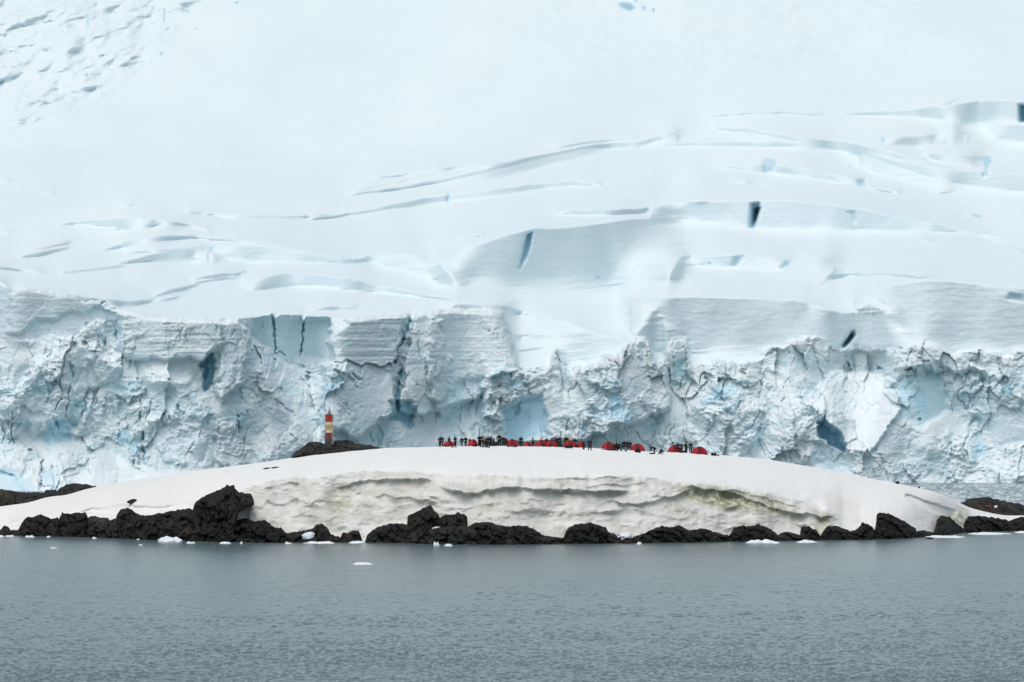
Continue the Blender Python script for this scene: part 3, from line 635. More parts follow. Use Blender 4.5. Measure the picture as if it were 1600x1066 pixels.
# ledges and overhanging lips: (polyline, protrusion m, rounding above px, undercut px)
ledges = [([(520, 763), (560, 754), (590, 749), (617, 747), (660, 750), (682, 753)], 1.5, 9, 1.6), ([(683, 754), (700, 765), (735, 771), (770, 766), (800, 761), (840, 764), (885, 764), (930, 768), (990, 764)], 2.1, 13, 2.4),
          ([(690, 748), (702, 755), (712, 762)], 0.8, 8, 4), ([(955, 779), (975, 788), (1000, 789), (1030, 780), (1058, 770), (1085, 763)], 1.5, 12, 2.4), ([(1070, 757), (1100, 762), (1135, 768), (1175, 781), (1205, 792), (1245, 801), (1285, 806), (1311, 809)], 1.9, 8, 2.2),
          ([(1120, 766), (1165, 770), (1215, 783), (1255, 796)], 0.8, 5, 1.6), ([(1311, 812), (1300, 818), (1288, 824), (1280, 836)], 1.2, 5, 2.0), ([(1235, 815), (1250, 822), (1280, 823)], 1.0, 6, 2),
          ([(400, 764), (425, 757), (460, 754), (485, 757)], 0.7, 8, 3), ([(1000, 748), (960, 745), (915, 747), (880, 748), (850, 750)], 0.7, 5, 2.5), ([(640, 770), (690, 778), (720, 777), (760, 788), (790, 783)], 0.45, 8, 3),
          ([(690, 790), (715, 795), (735, 793), (780, 785)], 0.5, 8, 3), ([(860, 812), (874, 805), (886, 795), (892, 780)], 0.8, 8, 3), ([(470, 790), (500, 780), (520, 790)], 0.5, 7, 3), ([(920, 775), (955, 782), (985, 786)], 0.5, 6, 3),
          ([(735, 815), (750, 804), (768, 808), (775, 818)], 0.5, 6, 2), ([(390, 820), (410, 808), (425, 815)], 0.6, 6, 2), ([(440, 775), (470, 782), (490, 776)], 0.5, 8, 3), ([(1040, 795), (1070, 800), (1090, 792)], 0.4, 6, 3),
          ([(1120, 798), (1150, 790), (1190, 800), (1215, 797)], 0.5, 6, 2.4), ([(1110, 815), (1120, 817), (1124, 806)], 0.5, 4, 2), ([(800, 765), (830, 772), (870, 775), (905, 772)], 0.4, 7, 3)]
ledges += [([(402, 778), (440, 788), (472, 780)], 0.7, 9, 4), ([(556, 782), (600, 773), (655, 781), (690, 783)], 0.7, 9, 3.5), ([(778, 802), (830, 793), (884, 802)], 0.6, 9, 4), ([(928, 803), (980, 796), (1034, 806)], 0.6, 9, 4),
           ([(584, 800), (620, 794), (660, 788)], 0.5, 8, 4), ([(905, 760), (940, 757), (985, 755), (1030, 758)], 0.7, 6, 3), ([(440, 810), (475, 803), (500, 808)], 0.5, 8, 3), ([(1090, 783), (1130, 788), (1165, 794)], 0.5, 6, 3)]
led = np.zeros(IY.shape)
wob = 4.5 * fbm(IX / 26, IY / 30, 3.0, 4)
for pts, p, ha, hb in ledges:
    a = np.array(pts, float)
    if a[0, 0] > a[-1, 0]: a = a[::-1]
    c = (ix >= a[0, 0]) & (ix <= a[-1, 0])
    yl = np.interp(ix[c], a[:, 0], a[:, 1])
    dy = IY[:, c] + wob[:, c] - yl
    taper = (0.55 + 0.6 * sstep(-0.4, 0.3, fbm(ix[c] / 30, 77.7, 0, 3))) * sstep(0, 22, np.minimum(ix[c] - a[0, 0], a[-1, 0] - ix[c]))
    led[:, c] -= p * taper * np.where(dy < 0, np.exp(-np.abs(dy) / ha), np.exp(-np.abs(dy) / hb) - 0.55 * np.exp(-np.abs(dy) / (ha * 1.2)) * (1 - np.exp(-np.abs(dy) / hb)))
iu = IX * 0.1; iv = IY * 0.1
wu = iu + 0.8 * fbm(iu / 3, iv / 3, 1.0, 3); wv2 = iv + 0.8 * fbm(iu / 3, iv / 3, 5.0, 3)
cr, ce, ctx, cty = cells(wu / 2.3, wv2 / 1.2, 5)
crk = (0.16 * cr * cty - 0.16 * ridged(wu / 3.5, wv2 / 1.9, 2.0, 2, 0.5) + 1.05 * fbm(wu / 6.0, wv2 / 3.6, 6.0, 3, 0.42) - 0.40 * ridged((iu + 0.9 * iv) / 4.0, (iv - 0.3 * iu) / 2.2, 15.0, 2, 0.4) * sstep(-0.3, 0.4, fbm(iu / 7, iv / 4, 29.0, 2))
       + 0.06 * fbm(iu / 0.7, iv / 0.4, 3.0, 4, 0.6) * (0.4 + sstep(-0.3, 0.4, fbm(iu / 4, iv / 2, 9.0, 2))) - 0.10 * ridged(iu / 1.4 + 0.5 * iv, iv / 0.5, 5.0, 2) * sstep(0.0, 0.5, fbm(iu / 5, iv / 2, 19.0, 2)))
ID2 = ID + (led * 0.85 + crk * 0.95) * cliffm + 0.35 * crk * sidem
# gullies on the right shoulder and left edge drift
for pts, w, dep in [([(1418, 776), (1440, 785), (1462, 795), (1486, 803)], 8, 1.5), ([(130, 799), (170, 796), (205, 793)], 6, 0.7), ([(212, 794), (250, 798), (295, 789)], 7, 0.8)]:
    ID2 = ID2 + dep * line_mask(IX, IY + wob * 0.7, pts, w * 0.5, w) * (ZN > 0.5) * (ZN < 2.6)
# gentle drifts on top
top = sstep(2.0, 2.2, ZN) * (1 - sstep(2.85, 3.05, ZN))
zadd = 0.10 * fbm(IX / 120, ID / 6.0, 2.0, 3) * top * 0.5
camp = sstep(670, 700, IX) * (1 - sstep(1120, 1160, IX)) * sstep(2.55, 2.8, ZN) * (1 - sstep(3.1, 3.2, ZN))
zadd = zadd + 0.10 * camp * fbm(IX * 0.111 / 0.9, ID / 0.9, 4.0, 3) + 0.05 * top * fbm(IX / 34, ID / 2.6, 12.0, 3)
# foot-trodden snow around the camp
VI = np.stack([wx(IX, ID2), ID2, wz(IY, ID2) + zadd], -1)
dirt_i = np.clip(cliffm * (0.72 + 0.5 * fbm(IX / 60, IY / 14, 3.0, 4)) * sstep(-1, 6, IY - T[None, :]), 0, 1)
dirt_i = np.maximum(dirt_i, 0.30 * sidem * sstep(-0.1, 0.5, fbm(IX / 30, IY / 8, 7.0, 3)))
alg = np.zeros(IY.shape)
for pts, so, a in [([(1060, 757), (1120, 760), (1200, 776), (1250, 800), (1215, 806), (1150, 798), (1100, 792), (1060, 775)], 9, 0.8), ([(1100, 770), (1150, 772), (1190, 790), (1130, 798)], 8, 1.0), ([(505, 765), (545, 760), (550, 790), (530, 812), (505, 800)], 9, 0.5), ([(1463, 806), (1500, 800), (1530, 812), (1528, 824), (1470, 834)], 6, 0.9), ([(1495, 788), (1515, 795), (1510, 825), (1490, 818)], 6, 0.6),
                   ([(1285, 800), (1310, 810), (1290, 832), (1276, 836), (1265, 820)], 5, 0.5), ([(1040, 775), (1070, 780), (1060, 800), (1030, 798)], 8, 0.5), ([(560, 745), (680, 750), (680, 790), (560, 800)], 14, 0.14), ([(740, 780), (800, 780), (800, 815), (740, 815)], 14, 0.14)]:
    alg = np.maximum(alg, a * poly_mask(IX, IY, pts, so) * (ZN < 2.6))
tan = poly_mask(IX, IY, [(1285, 770), (1320, 775), (1345, 790), (1330, 800), (1300, 795)], 12) * 0.45 * (ZN >= 2) + 0.22 * (1 - sstep(150, 420, IX)) * (ZN >= 2)
me = grid_mesh('snowy_island', VI, None, {'dirt': dirt_i, 'algae': alg, 'tan': tan})
isle = link('snowy_island', me, M_ISLE); tag(isle, kind='structure')

_fr = slice(nA + nB, nA + nB + nC + 1)
def ground(px, py):
    """point of the island's snow seen at photo pixel (px, py); above the crest it is the crest itself"""
    j = int(np.clip(round((px - ix[0]) / 1.15), 0, len(ix) - 1))
    y = IY[_fr, j]; d = ID2[_fr, j]
    dd = float(np.interp(-py, -y, d)) if py > y[-1] else float(d[-1])
    yy = float(np.interp(dd, d, y))
    z = float(wz(yy, dd)) + 0.0
    if py < y[-1] - 0.5:                                  # a little behind the crest
        back = min((y[-1] - py) * 2.0, 7.0); dd2 = dd + back
        z = z - (z + 2.0) * (back / 48)**2; dd = dd2
    return Vector((float(wx(px, dd)), dd, z))


# ------------------------------------------------------------------ water
ry = np.concatenate([np.arange(1075, 838, -0.55), np.arange(838, 752, -1.2)])
rd = np.concatenate([[3, 30, 90, 170, 235], CAMH * F / (ry - HOR), [1250, 1500]])
cx = np.concatenate([[-14000, -6000, -2500, -900, -420], np.arange(-260, 1861, 1.35), [2100, 2700, 4100, 7600, 15600]])
CX, RD = np.meshgrid(cx, rd)
WX = wx(CX, RD)
fade = sstep(235, 262, RD) * (1 - sstep(700, 900, RD)) * sstep(-420, -240, CX) * (1 - sstep(1850, 2100, CX))
foot = RD**2 / (F * CAMH) * 0.55                        # spacing of the rows in metres: waves shorter than this are left out
swx = WX + 1.2 * fbm(WX / 9, RD / 9, 3.0, 2); swy = RD + 1.2 * fbm(WX / 9, RD / 9, 8.0, 2)
gust = 0.85 + 0.3 * sstep(-0.35, 0.45, fbm(WX / 45, RD / 22, 4.0, 3))
wz_ = 0
for lam, amp, ang in ((6.0, 0.03, 0.3), (3.0, 0.045, -0.25), (1.9, 0.07, 0.15), (1.25, 0.095, -0.1), (0.8, 0.09, 0.05), (0.55, 0.06, 0.2)):
    k = sstep(0.7, 2.0, lam / foot)
    xr = swx * math.cos(ang) + swy * math.sin(ang); yr = -swx * math.sin(ang) + swy * math.cos(ang)
    wz_ = wz_ + amp * k * (0.55 * perlin(xr / lam * 1.8, yr / lam * 1.25, lam) * 1.6 - 0.35 * np.abs(perlin(xr / lam * 2.0 + 31, yr / lam * 1.5, lam + 4)))
wz_ = wz_ * fade * gust
me = grid_mesh('sea_water', np.stack([WX, RD, wz_], -1))
tag(link('sea_water', me, M_WATER), kind='structure')
# sea bed so the shallow is closed below
# ------------------------------------------------------------------ rocks
def rock(name, label, top, bottom=None, df=0.0, thick=4.0, seed=1, rough=0.5, mat=None, cat='rock', group=None, d_abs=None, step=1.1, sink=0.6):
    top = np.array(top, float)
    px = np.arange(top[0, 0], top[-1, 0] + step * 0.5, step)
    yt = np.interp(px, top[:, 0], top[:, 1]) + 1.5 * fbm(px / 6, seed * 3.1, 0, 4) - 1.2 * np.abs(perlin(px / 4.5, seed * 5.3, 0))
    s = pl(S_L, px)
    base_d = CAMH * F / (s - HOR) if d_abs is None else np.full(px.shape, float(d_abs))
    if d_abs is not None and hasattr(d_abs, '__len__'): base_d = d_abs
    base_d = base_d + df
    yb = (HOR + (CAMH + 0.8) / base_d * F) if bottom is None else pl(bottom, px)
    yb = np.maximum(yb, yt + 0.5)
    e = np.minimum(px - px[0], px[-1] - px); wd = np.sqrt(np.clip(e / min(9.0, (px[-1] - px[0]) * 0.3), 0, 1) + 0.004)
    wd = np.minimum(wd, 1)
    dm = base_d + thick * 0.5
    rows = []
    nf = 20
    for t in np.linspace(0, 1, nf):
        y = yb * (1 - t) + yt * t
        d = base_d + thick * 0.5 * (t**1.6)
        rows.append((y, dm + (d - dm) * wd, 1 - 0.75 * sstep(0.75, 1.0, t), True))
    for t in np.linspace(0.12, 1, 8):
        d = base_d + thick * (0.5 + 0.5 * t)
        zt = wz(yt, dm); zb = wz(yb, dm) - sink
        z = zt + (zb - zt) * t**1.7
        rows.append((HOR + (CAMH - z) / d * F, dm + (d - dm) * wd, 0.5, False))
    Y = np.array([r[0] for r in rows]); Dp = np.array([r[1] for r in rows]); K = np.array([r[2] for r in rows])[:, None] * wd[None, :]
    X = np.broadcast_to(px, Y.shape)
    x = wx(X, Dp); z = wz(Y, Dp)
    if bottom is not None: z[0] -= sink
    q = 1.0
    lay = z * 0.9 + 0.35 * x                               # tilted bedding planes
    n = ridged(x / 3.2 + seed * 11, lay / 1.5, Dp / 3.2, 4, 0.55)
    cr, ce, a, b = cells(x / 1.7 + seed * 5, lay / 1.1 + 0.3 * fbm(x / 2, z / 2, seed, 2), seed)
    disp = rough * (-0.55 * n - 0.9 * cr + 0.5 * (1 - sstep(0, 0.2, ce)) + 0.6 * fbm(x / 1.2, z / 1.0, Dp / 1.2, 3) + 0.30 * fbm(x / 0.4, lay / 0.25, Dp / 0.5, 3))
    Dn = Dp + disp * K * np.where(np.arange(len(rows))[:, None] < nf, 1, -0.6)
    Vr = np.stack([wx(X, Dp) + 0.25 * rough * fbm(x, z, Dp, 2) * K, Dn, wz(Y, Dp)], -1)
    # close the loop (back foot to front foot)
    Vr = np.concatenate([Vr, Vr[:1]], 0)
    me = grid_mesh(name, Vr, None, None, False)
    o = link(name, me, mat or M_ROCK)
    tag(o, label, cat, group)
    return o


G1 = 'dark rocks along the shoreline'
rock('shore_rock', 'low flat black rock at the far left end of the shoreline', [(-70, 834), (-40, 829), (0, 829), (6, 822), (13, 823), (17, 829), (30, 828), (42, 834)], None, -0.6, 4, 1, 0.35, group=G1)
rock('shore_rock', 'blocky black rock left of the square-topped shore rock', [(24, 835), (30, 825), (38, 812), (42, 808), (50, 809), (57, 806), (66, 805), (74, 808), (80, 811), (90, 809), (95, 816), (100, 834)], None, -0.4, 5, 2, 0.6, group=G1)
rock('shore_rock', 'square-topped black rock with pale vertical stain under the thin snow edge', [(88, 834), (92, 812), (97, 800), (100, 803), (112, 803), (118, 801), (134, 801.5), (137, 808), (142, 834)], None, 0.2, 5, 3, 0.6, group=G1)
rock('shore_rock', 'crumbly grey-streaked rock between the square-topped rock and the rounded knob', [(133, 834), (138, 808), (150, 806), (158, 809), (168, 809), (172, 813), (182, 810), (192, 836)], None, -0.2, 5, 4, 0.7, M_ROCK2, group=G1)
rock('shore_rock', 'rounded black knob below the small rock lying on the snow', [(176, 838), (182, 806), (188, 797), (197, 794), (206, 796), (212, 803), (222, 805), (232, 812), (236, 840)], None, 0.2, 6, 5, 0.6, group=G1)
rock('shore_rock', 'long low black ledge left of the tallest boulder', [(205, 841), (214, 804), (228, 806), (246, 803), (262, 800), (280, 797), (296, 794), (301, 797), (312, 802), (318, 845)], None, -0.5, 7, 6, 0.6, group=G1)
rock('boulder', 'tallest black boulder of the shore with a horned top and beak-like overhang', [(298, 812), (302, 793), (306, 784), (318, 776), (332, 770), (344, 765), (352, 761.5), (355, 757), (358, 759), (366, 758.5), (367, 764), (373, 769), (380, 769.5), (393, 772), (396, 780), (397, 783)],
     [(298, 850), (366, 850), (369, 812), (372, 800), (380, 792), (390, 786), (397, 785)], 0.2, 9, 7, 0.9, cat='boulder')
rock('shore_rock', 'broad black rock shelf at the foot of the tallest boulder', [(290, 846), (302, 826), (330, 818), (366, 812), (372, 813), (384, 809.5), (392, 814), (404, 815), (413, 812), (426, 822), (430, 825), (438, 824), (446, 832), (452, 848)], None, -1.0, 5, 8, 0.7, group=G1)
rock('shore_rock', 'thin dark rock arching over the white ice block', [(436, 847), (444, 834), (458, 832), (476, 829), (487, 827), (493, 821), (504, 818), (510, 824), (517, 834), (522, 846)], [(436, 851), (458, 851), (462, 843), (474, 834), (494, 832), (498, 851), (522, 851)], 0.4, 4, 9, 0.4, group=G1)
rock('shore_rock', 'small low rock just right of the white ice block', [(506, 847), (512, 840), (520, 836), (530, 839), (536, 846)], None, -0.4, 3, 10, 0.35, group=G1)
rock('shore_rock', 'small isolated black rock framed by snow left of the large ledges', [(530, 846), (535, 832), (543, 833), (552, 829), (561, 830), (565, 842), (568, 848)], None, -0.2, 3.5, 11, 0.4, group=G1)
rock('shore_rock', 'rounded dark boulder at the left end of the long ledge under the twin rocks', [(570, 847), (574, 836), (582, 828), (596, 822), (610, 818), (630, 818), (640, 821), (648, 832), (652, 850)], None, -0.3, 5, 12, 0.7, group=G1)
rock('shore_rock', 'pointed dark rock, left one of the twin rocks leaning on the dirty snow', [(634, 846), (637, 806), (644, 803), (656, 797), (668, 791), (673, 789.5), (678, 797), (684, 803), (690, 812), (694, 846)], None, 0.4, 6, 13, 0.7, group=G1)
rock('shore_rock', 'rounded dark rock, right one of the twin rocks leaning on the dirty snow', [(682, 846), (688, 808), (696, 804), (706, 805), (716, 800.5), (724, 804), (731, 809), (728, 820), (732, 846)], None, 0.6, 6, 14, 0.6, group=G1)
rock('shore_rock', 'layered grey-brown ledge lying in front of the twin rocks', [(628, 850), (640, 834), (660, 826), (690, 824), (720, 822), (744, 826), (752, 851)], None, -0.9, 5, 15, 0.8, M_ROCK2, group=G1)
rock('shore_rock', 'long humped dark ledge in the middle of the shore, right of the twin rocks', [(722, 850), (732, 824), (740, 818), (758, 816), (770, 818), (784, 822), (800, 822), (824, 822), (836, 828), (846, 835), (858, 838), (880, 840), (890, 851)], None, -0.5, 5, 16, 0.7, group=G1)
rock('shore_rock', 'dark domed boulder left of the snow patch at the waterline', [(876, 850), (884, 830), (890, 824), (902, 819), (912, 819), (922, 816.5), (934, 820), (946, 824), (952, 832), (966, 838), (976, 850)], None, 0.0, 5, 17, 0.8, group=G1)
rock('shore_rock', 'wide low dark ridge right of the snow patch at the waterline', [(960, 850), (978, 841), (996, 837), (1006, 834), (1020, 827), (1034, 822), (1048, 824), (1062, 821), (1070, 826), (1078, 829), (1090, 827), (1102, 826), (1118, 832), (1138, 837), (1146, 848)], None, -0.3, 5, 18, 0.8, group=G1)
rock('shore_rock', 'humped black rock above the longest floe at the waterline', [(1132, 848), (1140, 836), (1147, 824), (1160, 822), (1172, 822), (1183, 819.5), (1192, 822), (1202, 826), (1214, 834), (1222, 847)], None, 0.0, 5, 19, 0.7, group=G1)
rock('shore_rock', 'small dark rock under the green-stained snow lip', [(1208, 846), (1217, 835), (1227, 831), (1240, 833), (1250, 836), (1252, 823), (1263, 822), (1274, 828), (1282, 837), (1288, 846)], None, 0.0, 4, 20, 0.6, group=G1)
rock('shore_rock', 'row of rounded black rocks left of the big slanting slab', [(1274, 846), (1284, 834), (1292, 823), (1306, 822), (1316, 825), (1328, 830), (1338, 828), (1347, 817), (1356, 819), (1364, 824), (1376, 845)], None, -0.1, 5, 21, 0.7, group=G1)
rock('shore_rock', 'big black slab slanting down to the right at the end of the snow cliff', [(1362, 846), (1368, 822), (1370, 802), (1376, 801), (1388, 803), (1400, 808), (1416, 816), (1430, 826), (1434, 836), (1436, 843)], None, -0.4, 7, 22, 0.6, group=G1)
rock('shore_rock', 'low dark rock between the slanting slab and the green-stained snow', [(1424, 843), (1434, 829), (1446, 830), (1458, 832), (1470, 832), (1482, 832), (1490, 838)], None, 0.8, 4, 23, 0.5, group=G1)
rock('shore_rock', 'olive-stained rock under the green snow at the right end', [(1458, 838), (1464, 812), (1470, 806), (1484, 808), (1496, 820), (1506, 826), (1520, 825), (1532, 831)], None, 1.2, 5, 24, 0.5, M_ROCK2, group=G1)
rock('shore_rock', 'long dark rock spit running out of the frame at the right waterline', [(1500, 833), (1508, 815), (1514, 807), (1530, 807), (1546, 808), (1562, 810), (1576, 814), (1584, 811), (1600, 808), (1640, 809), (1690, 818), (1720, 830)], None, 1.0, 7, 25, 0.7, group=G1)
rock('rock_outcrop', 'dark grey humped outcrop behind the snow at the right edge with reddish patch', [(1494, 790), (1503, 785), (1512, 780), (1526, 777.5), (1542, 777.5), (1556, 780), (1575, 784), (1600, 790), (1650, 800), (1700, 815)], [(1494, 803), (1540, 815), (1700, 835)], 0, 14, 26, 0.5, M_ROCK2, cat='rock', d_abs=650)
rock('rock_outcrop', 'brown-grey rock ridge behind the snow at the left edge of the picture', [(-120, 785), (-60, 768), (0, 764), (20, 767), (36, 770), (55, 769), (68, 770.5), (72, 766), (88, 765.5), (94, 780)], [(-120, 825), (94, 800)], 0, 9, 27, 0.6, M_ROCK2, d_abs=634)
rock('rock_outcrop', 'pointed dark outcrop beside the rock ridge left of the snow dome', [(84, 774), (92, 764), (104, 757.5), (117, 754.5), (124, 756), (134, 757), (144, 758.5), (153, 762)], [(84, 800), (153, 785)], 0, 8, 28, 0.6, M_ROCK2, d_abs=633)
rock('rock_outcrop', 'dark rock outcrop on the snow summit under the striped tower', [(455, 713), (460, 706), (467, 703), (474, 698), (482, 691), (490, 690.5), (500, 691), (508, 694), (516, 693), (524, 689), (530, 688), (542, 687.5), (548, 689), (556, 693), (564, 695), (580, 696), (590, 699), (607, 702.5)],
     [(455, 714), (480, 711.5), (484, 713), (500, 710.5), (530, 708.5), (560, 704.5), (607, 703)], 0, 7, 29, 0.55, M_ROCK2, d_abs=617, sink=1.2)


def boulder(name, label, px, py, w, h, seed, mat=None, d=None, lean=0.0, cat='rock'):
    """free-standing small stone; px,py = middle of its foot, w,h in photo pixels"""
    p = ground(px, py) if d is None else Vector((float(wx(px, d)), d, float(wz(py, d))))
    s = p.y / F
    bm = bmesh.new(); bmesh.ops.create_icosphere(bm, subdivisions=3, radius=1.0)
    for v in bm.verts:
        c = v.co
        n = float(perlin(c.x * 1.4 + seed * 3, c.y * 1.4, c.z * 1.4)) * 0.5 + float(perlin(c.x * 3.7 + seed, c.y * 3.7, c.z * 3.7)) * 0.22
        r = 1 + n * 0.8
        v.co = Vector((c.x * r * w * s * 0.55 + lean * (c.z * h * s * 0.6), c.y * r * min(w, h * 2) * s * 0.5, c.z * r * h * s * 0.55 + h * s * 0.42))
    o = bm_obj(name, bm, mat or M_ROCK); o.location = p
    return tag(o, label, cat)


boulder('small_rock', 'small slanting dark stone alone on the left snow slope', 206, 786, 13, 6, 3, lean=1.1)
boulder('small_rock', 'left one of the two thin dark stones lying on the snow below the tower', 417, 733, 10, 2.2, 4, lean=1.2)
boulder('small_rock', 'right one of the two thin dark stones lying on the snow below the tower', 430, 731.5, 11, 2.2, 5, lean=1.5)
boulder('small_rock', 'dark lump on the crest of the snow at the right shoulder', 1402, 756, 6, 4.5, 6)
boulder('small_rock', 'tiny dark stone right of the lump on the right shoulder crest', 1436, 763, 2.6, 3.4, 7)
boulder('small_rock', 'flat black stone breaking the water off the right shore', 1453, 842, 11, 2.6, 8, d=590)
boulder('snow_block', 'white ice block under the thin arching rock on the shore', 482, 841.5, 17, 10, 9, M_FLOE, d=571.5, cat='ice block', lean=0.6)
boulder('snow_block', 'white snow patch wedged between two dark boulders at the waterline', 977, 841, 24, 9, 10, M_FLOE, d=570.5, cat='snow patch')
boulder('snow_block', 'small white snow lump on the ledge below the twin rocks', 681, 826, 9, 3, 11, M_FLOE, d=566.5, cat='snow patch', lean=2)
boulder('snow_block', 'tiny white snow fleck on the grey outcrop at the right edge', 1556, 793, 5, 3, 12, M_FLOE, d=649, cat='snow patch')
boulder('red_bag', 'rusty red bundle lying on the grey outcrop at the right edge', 1545, 792.5, 10, 3.5, 13, plain('rust_red', (0.16, 0.03, 0.022)), d=649, cat='bag')


# ------------------------------------------------------------------ floating ice
def floe(label, px, py, w, h, seed, group='ice floes along the shore'):
    d = CAMH * F / (py - HOR); s = d / F
    W2 = w * s * 0.5; H = h * s
    dl = max(w * s * 0.35, 0.6) * (1 if h > 3 else 1.6)
    n, m = 26, 9
    bm = bmesh.new(); rings = []
    for j in range(m):
        t = j / (m - 1); row = []
        for i in range(n):
            a = 2 * math.pi * i / n
            rr = 1 + 0.38 * float(perlin(math.cos(a) * 1.6 + seed * 2.7, math.sin(a) * 1.6, 0.5)) + 0.15 * float(perlin(math.cos(a) * 5 + seed, math.sin(a) * 5, 2.5))
            f = (1 - t)**0.6 if t > 0.35 else 1.0
            x = W2 * rr * math.cos(a) * f; y = dl * rr * math.sin(a) * f
            z = -0.25 + (H * (0.75 + 0.9 * float(perlin(x * 0.9 / max(W2, .3) * 2 + seed, y, seed * 1.3))) + 0.25) * min(1, t * 2.2 if t < 0.45 else 1)
            row.append(bm.verts.new((x, y, max(z, -0.25))))
        rings.append(row)
    for j in range(m - 1):
        for i in range(n):
            bm.faces.new((rings[j][i], rings[j][(i + 1) % n], rings[j + 1][(i + 1) % n], rings[j + 1][i]))
    bm.faces.new(rings[-1])
    o = bm_obj('ice_floe', bm, M_FLOE); o.location = (float(wx(px, d)), d, 0)
    return tag(o, label, 'ice floe', group)


for i, (lab, px, py, w, h) in enumerate([
    ('largest jagged white floe, in front of the long ledge left of the tallest boulder', 265, 847, 36, 7), ('small white floe adrift off the left shore, nearest the left edge of open water', 84, 857, 9, 3.2),
    ('thin flat white floe alone in open water left of centre', 567, 881.5, 34, 2.4), ('upright curled white floe below the twin rocks', 682, 853, 10, 7), ('slanting flat floe just right of the curled floe', 700, 853, 14, 3),
    ('tiny floe at the rock foot right of the slanting floe', 727, 850.5, 12, 2), ('longest white floe below the humped black rock at the right', 1190, 849, 50, 5), ('flat white floe below the small dark rock with green lip', 1260, 847.5, 40, 3),
    ('tiny white floe under the low dark ridge right of the snow patch', 998, 850.5, 8, 3), ('thin white floe left of the low rock beside the ice block', 500, 849, 44, 2.6), ('flat white floe under the isolated small black rock', 556, 848.5, 28, 3),
    ('flat floe just right of the largest jagged floe', 298, 849, 14, 2.4), ('low white floe below the tallest boulder', 352, 849.5, 16, 3), ('tiny upright floe sliver under the shelf of the tallest boulder', 377, 849.5, 4, 3),
    ('cut-off white floe at the left edge of the picture', 2, 839.5, 10, 3), ('long floe hugging the shore second from the left edge', 15, 838.5, 14, 2.4), ('flat floe under the blocky rock at the left', 48, 839.5, 15, 2.6), ('thin floe under the square-topped rock', 76, 839.5, 8, 1.6),
    ('small floe under the crumbly grey-streaked rock', 148, 841.5, 9, 2), ('tiny floe left of the largest jagged floe near the rock', 216, 843.5, 6, 1.6), ('tiny floe in open water below the largest jagged floe', 220, 852, 6, 1.6), ('flat pale floe fringe at the right waterline beside the slanting slab', 1475, 839.5, 60, 2.2),
    ('white floe strip along the dark rock spit at the right', 1545, 834.5, 66, 2.0), ('thin floe strip at the right edge of the picture', 1610, 832.5, 50, 2.0), ('small floe left of the upright curled floe under the ice block', 450, 849.5, 12, 2.4)]):
    floe(lab, px, py, w, h, i + 1)

# brash ice far behind the right shoulder: uncounted crumbs
bm = bmesh.new()
rb = random.Random(5)
for k in range(1500):
    py = 757.5 + 32 * rb.random()**1.1; px = rb.uniform(1380, 1760)
    d = CAMH * F / (py - HOR)
    x = float(wx(px, d)); r = 0.25 + 0.9 * rb.random()**3
    n = 6; a0 = rb.random() * 6
    h = 0.06 + 0.28 * rb.random()**2
    lo = [bm.verts.new((x + r * 1.3 * math.cos(a0 + i * 6.283 / n) * rb.uniform(.6, 1.2), d + r * 1.6 * math.sin(a0 + i * 6.283 / n) * rb.uniform(.6, 1.2), -0.05)) for i in range(n)]
    hi = [bm.verts.new((x + (v.co.x - x) * 0.7, d + (v.co.y - d) * 0.7, h * rb.uniform(.6, 1.3))) for v in lo]
    for i in range(n): bm.faces.new((lo[i], lo[(i + 1) % n], hi[(i + 1) % n], hi[i]))
    bm.faces.new(hi)
tag(bm_obj('brash_ice', bm, plain('brash', (0.55, 0.62, 0.65), 0.6, 0.15, 0.3)), 'scattered brash ice floating between the island and the ice cliff', 'ice', kind='stuff')

# ------------------------------------------------------------------ tower
def cyl(bm, r0, r1, z0, z1, n=24, cx=0, cy=0, cap=True):
    a = [bm.verts.new((cx + r0 * math.cos(6.28318 * i / n), cy + r0 * math.sin(6.28318 * i / n), z0)) for i in range(n)]
    b = [bm.verts.new((cx + r1 * math.cos(6.28318 * i / n), cy + r1 * math.sin(6.28318 * i / n), z1)) for i in range(n)]
    for i in range(n): bm.faces.new((a[i], a[(i + 1) % n], b[(i + 1) % n], b[i]))
    if cap: bm.faces.new(b); bm.faces.new(a[::-1])


def box(bm, x0, y0, z0, x1, y1, z1):
    r = bmesh.ops.create_cube(bm, size=1.0)
    for v in r['verts']: v.co = Vector(((x0 + x1) / 2 + v.co.x * (x1 - x0), (y0 + y1) / 2 + v.co.y * (y1 - y0), (z0 + z1) / 2 + v.co.z * (z1 - z0)))


def bar(bm, a, b, r, n=6):
    a = Vector(a); b = Vector(b); d = (b - a).normalized(); u = d.orthogonal().normalized(); w = d.cross(u)
    A = [bm.verts.new(a + r * (math.cos(6.28318 * i / n) * u + math.sin(6.28318 * i / n) * w)) for i in range(n)]
    B = [bm.verts.new(b + r * (math.cos(6.28318 * i / n) * u + math.sin(6.28318 * i / n) * w)) for i in range(n)]
    for i in range(n): bm.faces.new((A[i], A[(i + 1) % n], B[(i + 1) % n], B[i]))
    bm.faces.new(A[::-1]); bm.faces.new(B)


